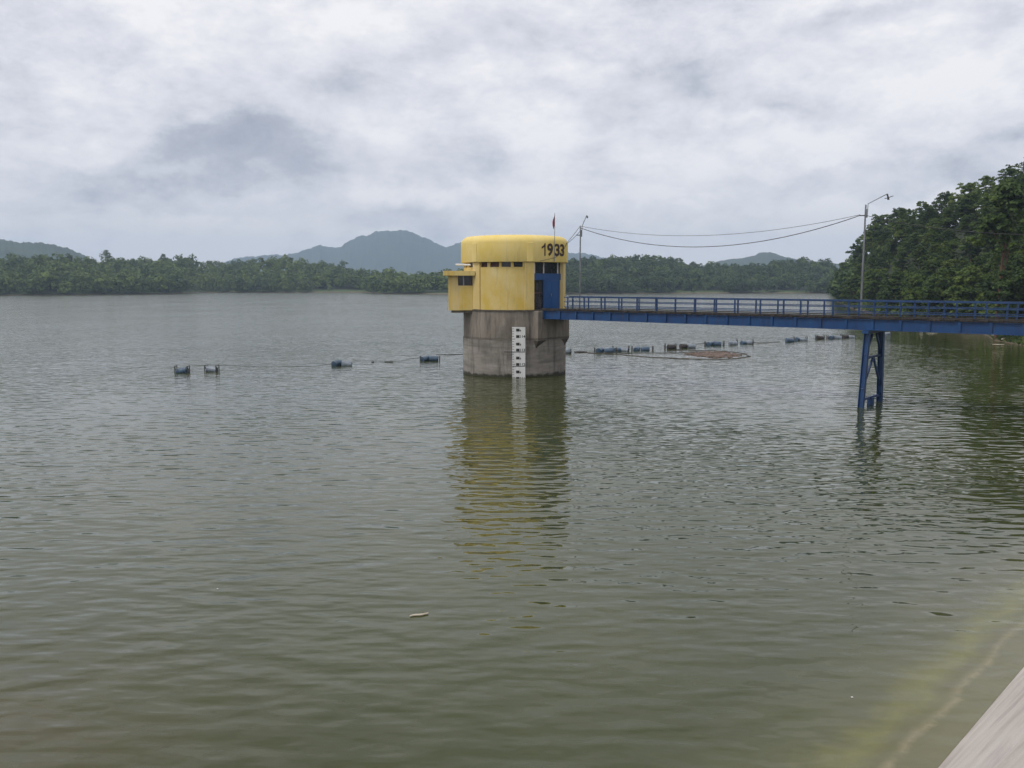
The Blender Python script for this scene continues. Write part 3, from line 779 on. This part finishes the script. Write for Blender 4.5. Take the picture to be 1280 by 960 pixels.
door = dbox(-.50, 1.36, 5.06, 7.236, 0, .07, 'door', M['blue_door'], tw, .008)
dbox(-.44, .40, 5.2, 7.1, .071, .082, 'door_panel', M['blue_door'], door, .004)
dbox(.46, 1.30, 5.2, 7.1, .071, .082, 'door_panel', M['blue_door'], door, .004)
dbox(.33, .38, 6.0, 6.25, .083, .13, 'handle', M['steel'], door)
sideg = dbox(-1.70, -.505, 5.04, 7.236, -.06, -.02, 'side_window', M['dark_glass'], tw)
dbox(-1.55, -.52, 6.24, 6.32, -.018, .01, 'glazing_bar', M['maroon'], sideg)
dbox(-1.2, -1.0, 6.5, 7.0, -.018, .0, 'notice', M['drum_rust'], sideg)
dbox(1.365, 1.72, 5.04, 7.236, -.06, -.02, 'side_window', M['dark_glass'], tw)
# side annex
ax = MB(); X0, X1, Y0, Y1 = -5.0, -2.7, -2.45, 1.8
ax.box(((X0 + -4.27) / 2, Y0 + .1, 6.25), (-4.27 - X0, .2, 2.6))                       # front pier left of window
ax.box(((-4.268 + X1) / 2, Y0 + .1, 5.885), (X1 + 4.268, .196, 1.87))                  # under window
ax.box((X0 + .1, (Y0 + Y1) / 2 + .1, 6.25), (.196, Y1 - Y0 - .21, 2.6))               # end wall
ax.box(((X0 + X1) / 2, Y1 + .1, 6.25), (X1 - X0, .2, 2.6))
axo = ax.build('annex_wall', M['yellow_pale'], tw, bevel=.01)
ab = MB().box(((-4.15 + X1) / 2 - .02, Y0 - .012, 5.88), (X1 + 4.12, .02, 1.80)).build('annex_panel', M['yellow'], tw)
X1 = -2.98
MB().box(((X0 + X1) / 2 - .18, (Y0 + Y1) / 2 - .05, 7.74), (X1 - X0 + .36, Y1 - Y0 + .7, .36)).build('annex_roof', M['yellow'], tw, bevel=.015)
MB().box(((X0 + X1) / 2 + .1, (Y0 + Y1) / 2 + .1, 4.86), (X1 - X0 - .22, Y1 - Y0 + .1, .18)).build('annex_floor', M['concrete_dark'], tw)
wn = MB().box(((-4.26 + X1) / 2, Y0 + .15, 7.19), (X1 + 4.26, .03, .74)).build('annex_window', M['dark_glass'], tw)
MB().box((-3.85, Y0 + .10, 7.19), (.09, .05, .72)).build('frame', M['steel'], wn)
MB().box((-3.3, Y0 + .10, 7.19), (.05, .05, .72)).build('frame', M['maroon'], wn)
MB().tube([(-4.45, -2.05, 8.40), (-3.3, -2.35, 8.36)], .075, 10).build('drain_pipe', M['white'], tw, smooth=True)
# bridge seat: corbel
cd = BD; cn = BN; c0 = Vector((0, 0, 0))
poly = lambda dist, hw0, hw1: [(cd * a + cn * b) for a, b in ((2.0, hw0), (dist, hw0), (dist, hw1), (2.0, hw1))]
cb = MB(); p_up = poly(3.98, -1.95, 1.9); p_lo = poly(3.2, -1.55, 1.5); b = 0
for P_, z_ in ((p_up, 2.75), (p_up, ZF - .065)):
    for q in P_: cb.v.append((q.x, q.y, z_))
for i in range(1):
    for k in range(4): cb.f.append((i*4 + k, i*4 + (k+1) % 4, (i+1)*4 + (k+1) % 4, (i+1)*4 + k))
cb.f.append((3, 2, 1, 0)); cb.f.append((4, 5, 6, 7))
c2 = MB(); c2.v = [(q.x, q.y, z_) for P_, z_ in ((p_lo, 1.35), (poly(3.96, -1.93, 1.88), 2.747)) for q in P_]
c2.f = [(k, (k+1) % 4, 4 + (k+1) % 4, 4 + k) for k in range(4)] + [(3, 2, 1, 0), (4, 5, 6, 7)]
c2.build('corbel', M['concrete_dark'], tw, bevel=.03)
cb.build('bridge_seat', M['concrete'], tw, bevel=.03)

# water level gauge board on the shaft
gz0, gz1 = -1.6, 3.78
gx, gw = .50, .98
gy = TC[1] - 4.05 - .06
ga = empty('water_level_gauge', (TC[0] + gx - .19 + .0, gy, 0), 0, 'tall white water level gauge board with black squares on the tower shaft', 'gauge')
MB().box((0, -.02, (gz0 + gz1) / 2), (gw, .05, gz1 - gz0)).build('board', M['white'], ga, bevel=.005)
mk = MB(); 
def textmesh(body, size, x, z, mat, parent, yy=-.05):
    cu = bpy.data.curves.new('lettering', 'FONT'); cu.body = body; cu.size = size; cu.extrude = .004; cu.offset = .006; cu.align_x = 'LEFT'
    tmp = bpy.data.objects.new('lettering', cu); COL.objects.link(tmp); bpy.context.view_layer.update()
    me = bpy.data.meshes.new_from_object(tmp.evaluated_get(bpy.context.evaluated_depsgraph_get())); bpy.data.objects.remove(tmp)
    for v in me.vertices: v.co = (v.co.x + x, yy - v.co.z, v.co.y + z)
    me.materials.clear(); me.materials.append(mat)
    o = bpy.data.objects.new('lettering', me); COL.objects.link(o); o.parent = parent
def zpx(py): return H - (py - HORZ) * 62.25 / F
for k, (py, tx) in enumerate(((412, '.8'), (420, '114'), (429.5, '.8'), (437, '113'), (447, '.8'), (455, '112'), (464.5, '.8'), (472.6, '111'))):
    z = zpx(py); MB().box((-.07, -.052, z), (.25, .012, .20)).build('square_mark', M['black'], ga)
    small = tx.startswith('.')
    textmesh(tx if not small else tx[1], .17 if small else .27, .08 if small else .07, z - (.10 if small else .09), M['black'], ga)
for i in range(20):
    z = gz1 - .12 - i * .19; L = .22 if i % 5 == 4 else .13
    MB().box((-gw / 2 + L / 2 + .01, -.05, z), (L, .010, .025)).build('tick_mark', M['black'], ga)
for py in (439.5, 457.5): MB().box((0, -.0495, zpx(py)), (gw - .04, .008, .045)).build('metre_line', M['black'], ga)
MB().box((-.78, -.06, zpx(439.3)), (.62, .12, .05)).build('bracket', M['frame'], ga)

# flag on the roof edge
fx = at_z(690, 300, 9.0); 
fb = Vector((TC[0] + 4.22 * math.sin(R(ang_at(689.5))), TC[1] - 4.22 * math.cos(R(ang_at(689.5))), 8.62))
fl = empty('flag', fb, 0, 'small red flag hanging limp on a thin pole above the year numerals', 'flag')
MB().tube([(0, 0, 0), (0, 0, 3.55)], [.028, .016], 8).build('pole', M['steel'], fl)
fm = MB(); pts = []
for i in range(9):
    for k in range(4):
        w = k / 3 * -.15 * math.sin(math.pi * min(1, (i + .6) / 9.2)) ** .5; pts.append((w - .012, .05 * math.sin(k * 2.1 + i * .6), 3.42 - i * .10 - k * .09))
fm.v = pts; fm.f = [(i*4 + k, i*4 + k + 1, (i+1)*4 + k + 1, (i+1)*4 + k) for i in range(8) for k in range(3)]
fo = fm.build('cloth', M['flag'], fl, smooth=True); so = fo.modifiers.new('solid', 'SOLIDIFY'); so.thickness = .012

# ------------------------------------------------------------------ footbridge
br_ = empty('footbridge', (B0.x, B0.y, 0), 0, 'blue steel girder footbridge running from the tower to the dam', 'bridge')
def bp(s, w, z): q = BD * s + BN * w; return Vector((q.x, q.y, z))
W, SE = 2.65, 44.6
ZG0, ZG1, ZD = 4.37, 4.98, 5.16
for w_ in (0, W):
    gm = MB(); gm.bar(bp(-.1, w_, (ZG0 + ZG1) / 2), bp(SE, w_, (ZG0 + ZG1) / 2), .025, ZG1 - ZG0 - .06)
    gm.bar(bp(-.1, w_, ZG0 + .015), bp(SE, w_, ZG0 + .015), .20, .03); gm.bar(bp(-.1, w_, ZG1 - .015), bp(SE, w_, ZG1 - .015), .20, .03)
    s_ = .05
    while s_ < SE:
        gm.bar(bp(s_, w_ - .088, ZG0 + .032), bp(s_, w_ - .088, ZG1 - .032), .02, .14, up=tuple(BD)); s_ += 1.475
    gm.build('girder', M['blue'], br_)
cm = MB(); s_ = .75
while s_ < SE: cm.bar(bp(s_, .02, 4.78), bp(s_, W - .02, 4.78), .08, .14); s_ += 1.475 * 2
cm.build('cross_beam', M['blue_dark'], br_)
dk = MB(); s_ = -.05; random.seed(3)
while s_ < SE - .25:
    q = random.uniform(-.035, .035); dk.bar(bp(s_ + .11, -.13 + q, ZG1 + .05 + random.uniform(0, .012)), bp(s_ + .11, W + .13 + q, ZG1 + .05), .21, .085); s_ += .225
dk.build('deck', M['deck'], br_)
eb = MB()
for w_ in (-.12, W + .12): eb.bar(bp(-.1, w_, ZD - .03), bp(SE, w_, ZD - .03), .06, .07)
eb.build('edge_strip', M['deck'], br_)
for w_ in (-.02, W + .02):
    rl = MB()
    for z_, th in ((5.99, .065), (5.66, .05), (5.33, .05)): rl.bar(bp(1.9 if w_ < 1 else .35, w_, z_), bp(SE, w_, z_), th * .8, th)
    ro = rl.build('railing', M['blue_dark'], br_, bevel=.004)
    k = 1 if w_ < 1 else 0
    while .72 + 1.475 * k < SE:
        s_ = .72 + 1.475 * k
        MB().bar(bp(s_, w_ + (.05 if w_ < 1 else -.05), ZD - .1), bp(s_, w_ + (.05 if w_ < 1 else -.05), 6.0), .08, .08, up=tuple(BD)).build('post', M['blue_dark'], ro); k += 1
# pier of the footbridge
S_P = 23.35; pier = MB()
po = MB().bar(bp(S_P, -.32, 4.27), bp(S_P, W + .32, 4.27), .34, .17).build('pier', M['blue'], br_)
def pl(side, z):    # leg centre at height z (side 0 near, 1 far)
    tpos = (4.18 - z) / 4.18
    return bp(S_P, (.08 - .48 * tpos) if side == 0 else (W - .08 + .30 * tpos), z)
def ibeam(mb, a, b, w, d, upv):
    a, b = Vector(a), Vector(b); up_ = Vector(upv)
    dd_ = (b - a).normalized(); sd_ = dd_.cross(up_).normalized()
    for sg in (-1, 1): mb.bar(a + up_ * sg * d / 2, b + up_ * sg * d / 2, w, .03, up=upv)
    mb.bar(a, b, .03, d, up=upv)
for sd_ in (0, 1):
    lm = MB(); ibeam(lm, pl(sd_, -4.5), pl(sd_, 4.18), .30, .26, tuple(BD)); lm.build('leg', M['blue'], po)
zs = {'t': 4.1, 'm': 2.80, 'b': .50}
bm_ = MB(); top_c = (pl(0, zs['t']) + pl(1, zs['t'])) / 2; mid_c = (pl(0, zs['m']) + pl(1, zs['m'])) / 2; bot_c = (pl(0, zs['b']) + pl(1, zs['b'])) / 2
bars = [(pl(0, 4.1).lerp(top_c, .72), pl(0, 2.95)), (pl(1, 4.1).lerp(top_c, .72), pl(1, 2.95)), (pl(0, 2.8), pl(1, 2.8)),
        (mid_c, pl(0, 1.0)), (mid_c, pl(1, 1.0)), (pl(0, .42), pl(1, .42)), ((pl(0, .42) + pl(1, .42)) / 2, (pl(0, -1.0) + pl(1, -1.0)) / 2)]
for i, (a_, b2) in enumerate(bars):
    MB().bar(a_, b2, .13 if i != 6 else .30, .10 if i != 6 else .30, up=tuple(BD)).build('brace', M['blue_dark'], po)

# lamp posts on the far side of the deck
def lamp(s_, top, arm, head, label, z_base=ZD):
    p = B0 + bp(s_, W + .20, 0); o = empty('lamp_post', (p.x, p.y, 0), 0, label, 'lamp post', 'lamp posts on the footbridge')
    mid = 7.6
    MB().tube([(0, 0, 4.6), (0, 0, mid), (0, 0, top)], [.06, .055, .045], 10).build('pole', M['steel'], o, smooth=True)
    MB().bar((0, 0, 4.9), (-BN.x * .2, -BN.y * .2, 4.9), .06).build('bracket', M['steel'], o)
    MB().tube([(.11, 0, top - .75), (.13, 0, top + .05), arm], .026, 8).build('arm', M['steel'], o, smooth=True)
    MB().box((.05, 0, top - .5), (.14, .10, .5)).build('control_box', M['steel'], o, bevel=.01)
    MB().tube([(-.32, 0, top - .63), (.02, 0, top - .63)], .035, 6).build('insulator', M['frame'], o)
    hd = MB(); A = Vector(arm)
    if head:
        hd.tube([A, A + Vector((.06, 0, -.16)), A + Vector((.10, 0, -.34))], [.05, .05, .07], 8)
        hd.bar(A + Vector((-.10, 0, -.27)), A + Vector((.34, 0, -.12)), .16, .035)
    else:
        hd.tube([A, A + Vector((.05, 0, -.10)), A + Vector((.05, 0, -.2))], [.03, .05, .07], 8)
    hd.build('lamp_head', M['frame'], o); return p
zl = 11.22; zr = 11.6
pL = lamp(1.20, zl, (.46, 0, 12.05), False, 'thin lamp post beside the tower door end of the footbridge')
pR = lamp(22.0, zr, (1.22, 0, 12.22), True, 'tall lamp post with crosswise lamp head, standing above the bridge pier')
pZ = lamp(43.2, zr, (1.22, 0, 12.22), True, 'lamp post at the dam end of the footbridge, beyond the right edge')
def cable(a, b, sag, r, label, name='cable', mat='rubber', n=28):
    a, b = Vector(a), Vector(b); pts = [a.lerp(b, i / n) - Vector((0, 0, 4 * sag * (i / n) * (1 - i / n))) for i in range(n + 1)]
    o = MB().tube([p - a for p in pts], r, 6).build(name, M[mat], None, smooth=True); o.location = a
    return tag(o, label, 'cable')
cable((pL.x, pL.y, 11.12), (pR.x - .3, pR.y, 10.98), 1.62, .024, 'lower, deeper sagging black cable strung between the two lamp posts')
cable((pL.x, pL.y, 11.25), (pR.x - .3, pR.y, 11.02), .95, .014, 'upper thin cable strung flatter between the two lamp posts')
cable((pR.x, pR.y, 10.98), (pZ.x, pZ.y, 10.98), 1.5, .018, 'cable leaving the taller lamp post towards the dam in front of the trees')
ra = Vector((TC[0] + 4.18 * math.sin(R(70)), TC[1] - 4.18 * math.cos(R(70)), 9.98))
cable((pL.x, pL.y, 11.30), ra, .05, .016, 'upper of two cables from the roof edge up to the thin lamp post')
cable((pL.x, pL.y, 10.90), ra - Vector((0, 0, .06)), .05, .016, 'lower of two cables from the roof edge up to the thin lamp post')
pts = []
for a_, z_ in ((70, 9.92), (60, 9.35), (48, 8.95), (38, 8.78), (27, 8.64)):
    pts.append(Vector((TC[0] + 4.20 * math.sin(R(a_)), TC[1] - 4.20 * math.cos(R(a_)), z_)))
o = MB().tube([p - pts[0] for p in pts], .014, 6).build('cable', M['rubber'], None, smooth=True); o.location = pts[0]
tag(o, 'cable drooping across the yellow roof drum under the year numerals', 'cable')

# ------------------------------------------------------------------ drum floats
def drum(mb, c, axis, L=.88, r=.29):
    c = Vector(c); ax_ = Vector(axis).normalized(); prof_ = [(-.5, .93), (-.49, 1), (-.17, 1), (-.16, 1.045), (-.14, 1.045), (-.13, 1), (.13, 1), (.14, 1.045), (.16, 1.045), (.17, 1), (.49, 1), (.5, .93)]
    mb.tube([c + ax_ * L * q for q, _ in prof_], [r * k for _, k in prof_], 18)
def end_frame(mb, c, axis, w=.62, h=.72):
    c = Vector(c); a_ = Vector(axis).normalized(); s_ = Vector((-a_.y, a_.x, 0))
    p = [c + s_ * w / 2 + Vector((0, 0, -h * .45)), c - s_ * w / 2 + Vector((0, 0, -h * .45)), c - s_ * w / 2 + Vector((0, 0, h * .55)), c + s_ * w / 2 + Vector((0, 0, h * .55))]
    for i in range(4): mb.bar(p[i], p[(i + 1) % 4], .055)
    mb.bar(p[0], p[2], .04); mb.bar(p[1], p[3], .04)
def make_float(px, py, label, spec, tilt=0, rz=0.0, frames=True, sc_=1.0, top=False):
    p = at_z(px, py); o = empty('drum_float', (p.x, p.y, .0), rz, label, 'float', 'drum floats of the boom line')
    for (cx, cy, ang, mt) in spec:
        dmb = MB(); drum(dmb, (0, 0, 0), (1, 0, 0)); d = dmb.build('drum', M[mt], o, smooth=True)
        d.location = (cx, cy, random.uniform(.05, .2)); d.rotation_euler = (random.uniform(-.5, .5), tilt + random.uniform(-.14, .14), R(ang))
        lid = MB().tube([(.435, .0, .12), (.475, 0, .12)], .05, 8).build('bung', M['frame'], d)
    if frames:
        for sgn in (-1, 1):
            ext = max(abs(s_[0]) for s_ in spec) + .50
            fm_ = MB(); end_frame(fm_, (sgn * ext, 0, .12), (1, 0, 0), h=.8 if frames == 2 else .62); fm_.build('end_frame', M['frame'], o)
        sb = MB(); ext = max(abs(s_[0]) for s_ in spec) + .50
        for yy in (-.3, .3): sb.bar((-ext, yy, -.12 if not top else .42), (ext, yy, -.12 if not top else .42), .04)
        sb.build('side_bar', M['frame'], o)
    o.scale = (sc_ * .92,) * 3
    return o
make_float(228, 466, 'light blue drum between two end frames, leftmost of the boom line', [(0, 0, -12, 'drum')], tilt=-.12, rz=.1, frames=2, sc_=1.05)
make_float(265, 464.5, 'grey drum low between tall end frames, second from the left of the boom line', [(0, 0, 0, 'drum_pale')], frames=2, rz=-.1)
make_float(430, 457, 'lone pair of grey blue drums midway between the boom left end and the tower', [(-.62, 0, 62, 'drum'), (.25, 0, 4, 'drum_pale')], frames=False, sc_=1.05)
make_float(537.5, 451, 'pair of deep blue drums next left of the tower shaft', [(-.45, 0, 50, 'drum'), (.38, 0, 0, 'drum')], frames=1)
make_float(708, 441.5, 'dark drum half hidden behind the right side of the tower shaft', [(0, 0, 5, 'drum_pale')], frames=1)
make_float(757, 440.5, 'larger pair of blue drums, left half of the double raft right of the tower', [(-.55, 0, 65, 'drum'), (.30, 0, 0, 'drum')], frames=1, sc_=1.15)
make_float(776, 439, 'pale blue drum with broken frame, right half of the double raft right of the tower', [(-.3, 0, 40, 'drum'), (.35, .1, -20, 'drum_pale')], frames=2, sc_=1.05)
make_float(803, 438, 'blue grey pair of drums standing alone right of the double raft', [(-.6, 0, 70, 'drum'), (.28, 0, 0, 'drum')], frames=1, sc_=1.08)
make_float(838, 436, 'dark rusty drum under a pointed frame, left of the litter raft', [(.1, 0, 20, 'drum_rust')], tilt=.15, frames=2, sc_=1.05)
make_float(860, 435, 'low pale drum beside a dark one, above the left end of the litter raft', [(-.55, 0, 35, 'drum_rust'), (.42, 0, 5, 'drum_pale')], frames=False, sc_=1.0)
make_float(893, 431.8, 'bright blue pair of drums directly above the litter raft', [(-.55, 0, 60, 'drum'), (.3, 0, 0, 'drum')], frames=1, sc_=1.08)
make_float(916, 431, 'short grey drum left of a tangled frame, above the right end of the litter raft', [(0, 0, 5, 'drum_pale')], frames=False, sc_=1.1)
make_float(931, 430, 'dark drum in a tangled frame above the right end of the litter raft', [(-.1, 0, 30, 'drum'), (.5, .1, -10, 'drum_pale')], frames=2, sc_=1.0)
make_float(987, 427.5, 'low grey blue drum, left one of the two touching floats under the bridge', [(0, 0, 12, 'drum')], frames=False, sc_=1.15)
make_float(1000, 426, 'grey blue drum with slanted frame, right one of the two touching floats under the bridge', [(-.2, 0, 35, 'drum'), (.35, 0, 0, 'drum_pale')], frames=2, sc_=1.0)
make_float(1025, 424, 'small dark rusty drum standing alone left of the bridge pier', [(0, 0, 15, 'drum_rust')], tilt=.1, frames=2, sc_=1.05)
make_float(1044, 423.3, 'grey pair of drums close to the left of the bridge pier', [(-.5, 0, 60, 'drum'), (.3, 0, 0, 'drum_pale')], frames=1, sc_=1.1)
make_float(1060, 422.3, 'heap of dark drums and frame nearest the left leg of the bridge pier', [(-.3, 0, 20, 'drum_rust'), (.5, 0, -15, 'drum_pale')], frames=2, sc_=.95)
make_float(1108, 418.5, 'white topped blue drum just right of the bridge pier', [(0, 0, 10, 'drum_pale')], frames=1, sc_=1.1)

# boom rope on the water
def water_rope(pix, label, r=.035, cat='rope', name='rope', z=.02):
    P = [at_z(x, y) for x, y in pix]; pts = []
    for i in range(len(P) - 1):
        for k in range(6):
            q = P[i].lerp(P[i + 1], k / 6); q.z = z; q += Vector((random.uniform(-.05, .05), random.uniform(-.15, .15), 0)); pts.append(q)
    P[-1].z = z; pts.append(P[-1]); a = pts[0].copy()
    o = MB().tube([p - a for p in pts], r, 6).build(name, M['rope'], None, smooth=True); o.location = a
    return tag(o, label, cat)
water_rope([(232, 458), (262, 456.5), (300, 457.5), (350, 457.8), (395, 458), (410, 455), (424, 452.5)], 'thin rope on the water from the leftmost floats to the lone pair of drums', .010)
water_rope([(440, 450), (470, 451), (500, 451.5), (515, 448.5), (530, 446)], 'thin rope on the water between the lone pair of drums and the deep blue pair', .010)
water_rope([(546, 443.5), (562, 443.3), (579, 442.8)], 'short taut rope from the deep blue drums to the tower shaft', .025)
water_rope([(735, 441.5), (770, 443), (810, 446.5), (850, 448.5), (900, 449.3), (925, 448), (937, 445.5), (932, 442.5), (915, 440), (890, 438.5), (860, 438)], 'curved floating line looping round the right end of the litter raft', .04)
water_rope([(730, 441), (775, 441.5), (812, 441.3), (845, 441.5), (872, 439.8), (900, 440.5)], 'straight floating line running behind the litter raft to the drums', .03)
water_rope([(866, 431), (884, 428.5)], 'short rope between the low pale drum and the bright blue pair', .02)
water_rope([(940, 428.2), (952, 428.8), (975, 427.4)], 'dark rope between the tangled frame float and the two touching floats', .035)

# floating litter raft (uncountable scraps)
V, Fc, off = [], [], 0; mb = MB()
for i in range(620):
    u = random.gauss(0, .42); v_ = random.gauss(0, .38)
    if abs(u) > 1: continue
    px = 893 + u * 34; py = 443.3 + v_ * 4.2 * math.sqrt(max(.05, 1 - u * u)) + u * 0.3
    p = at_z(px, py); L = random.uniform(.12, .8); a_ = random.uniform(0, math.pi)
    mb.box((p.x, p.y, random.uniform(.0, .035)), (L, random.uniform(.04, .16), random.uniform(.03, .09)), rz=a_)
o = mb.build('floating_litter', M['litter'], None); tag(o, 'reddish brown raft of floating twigs and litter between the drums and bridge', 'litter', kind='stuff')
# separate scraps on the water
def stick(px, py, L, w, ang, mat, label, name='driftwood', z=.02, cat='driftwood'):
    p = at_z(px, py); mb = MB(); k = 6
    pts = [(L * (i / k - .5), .04 * L * math.sin(i * 1.3), 0) for i in range(k + 1)]
    mb.tube(pts, [w * (.5 + .5 * math.sin(math.pi * (i + .7) / (k + 1.4))) for i in range(k + 1)], 7)
    o = mb.build(name, M[mat], None, smooth=True); o.location = (p.x, p.y, z); o.rotation_euler = (0, 0, ang); return tag(o, label, cat)
stick(524, 769.5, .40, .022, .35, 'wood', 'pale stick floating alone in the foreground water')
stick(486, 452.8, .75, .09, .05, 'frame', 'short dark log floating left of the deep blue drums')
stick(466, 453.0, .22, .10, .3, 'frame', 'dark lump floating left of the short log', name='floating_lump')
stick(726, 440.6, 1.3, .13, .1, 'drum_rust', 'reddish broken log just right of the tower shaft')
stick(849, 437.5, .5, .12, .2, 'frame', 'small dark clump floating between the rusty drum and the raft', name='floating_lump')
stick(1165, 414.5, 1.8, .06, .1, 'wood', 'pale driftwood log at the waterside right of the pier')
stick(1262, 427, 3.2, .14, .5, 'wood', 'pale branch lying on the grassy low bank at the right edge', z=.35)
stick(1248, 432, 1.2, .05, -.3, 'wood', 'short pale branch at the water edge of the low bank', z=.12)
for px, py, lab in ((389 * .27 + 960 - .0, 872, 'white speck of litter floating near the concrete slope'), (272, 736.5, 'white speck of litter floating in the left foreground')):
    p = at_z(px, py); o = MB().box((0, 0, 0), (.035, .022, .012)).build('litter_scrap', M['white'], None, bevel=.004); o.location = (p.x, p.y, .008); tag(o, lab, 'litter')
# pale rocks on the bank
def rock(px, py, s, label, z=0.0, mat='rock'):
    import bmesh
    p = at_z(px, py, z) if z else at_z(px, py)
    bm = bmesh.new(); bmesh.ops.create_icosphere(bm, subdivisions=3, radius=1)
    for v in bm.verts:
        n_ = math.sin(v.co.x * 4 + px) * .12 + math.sin(v.co.y * 5 + py) * .12 + math.sin(v.co.z * 6 + px * .3) * .08; v.co *= 1 + n_
        v.co = Vector((v.co.x * s, v.co.y * s * .8, v.co.z * s * .55))
    me = bpy.data.meshes.new('rock'); bm.to_mesh(me); bm.free(); me.materials.append(M[mat])
    me.polygons.foreach_set('use_smooth', [True] * len(me.polygons))
    o = bpy.data.objects.new('rock', me); COL.objects.link(o); gz = float(ground_h(p.x, p.y)); o.location = (p.x, p.y, max(gz, -.05) + s * .2)
    o.rotation_euler = (0, 0, px); return tag(o, label, 'rock')
rock(1104, 392, 1.1, 'pale rock on the bank seen through the railing just right of the pier')
rock(1125, 393, .9, 'smaller pale rock on the bank seen through the railing, right of the pier')
rock(1152, 414.8, .28, 'small white rock in the shallows under the girder')
rock(1244, 424.5, .45, 'small pale rock on the low bank at the right edge')

# ------------------------------------------------------------------ haze
hzb = MB().box((0, 1650, 118), (6400, 5900, 248)); 
hm = bpy.data.materials.new('haze_air'); hm.use_nodes = True; nt = hm.node_tree
for n_ in list(nt.nodes):
    if n_.type == 'BSDF_PRINCIPLED': nt.nodes.remove(n_)
pv = nt.nodes.new('ShaderNodeVolumePrincipled'); pv.inputs['Color'].default_value = (.60, .77, 1.0, 1); pv.inputs['Density'].default_value = 2.5e-4; pv.inputs['Anisotropy'].default_value = 0
nt.links.new(pv.outputs[0], nt.nodes['Material Output'].inputs['Volume'])
hzo = hzb.build('haze', hm, None); tag(hzo, 'thin blue haze over the reservoir', 'haze', kind='stuff')
sc.cycles.max_bounces = 6; sc.cycles.volume_bounces = 0; sc.cycles.transparent_max_bounces = 6
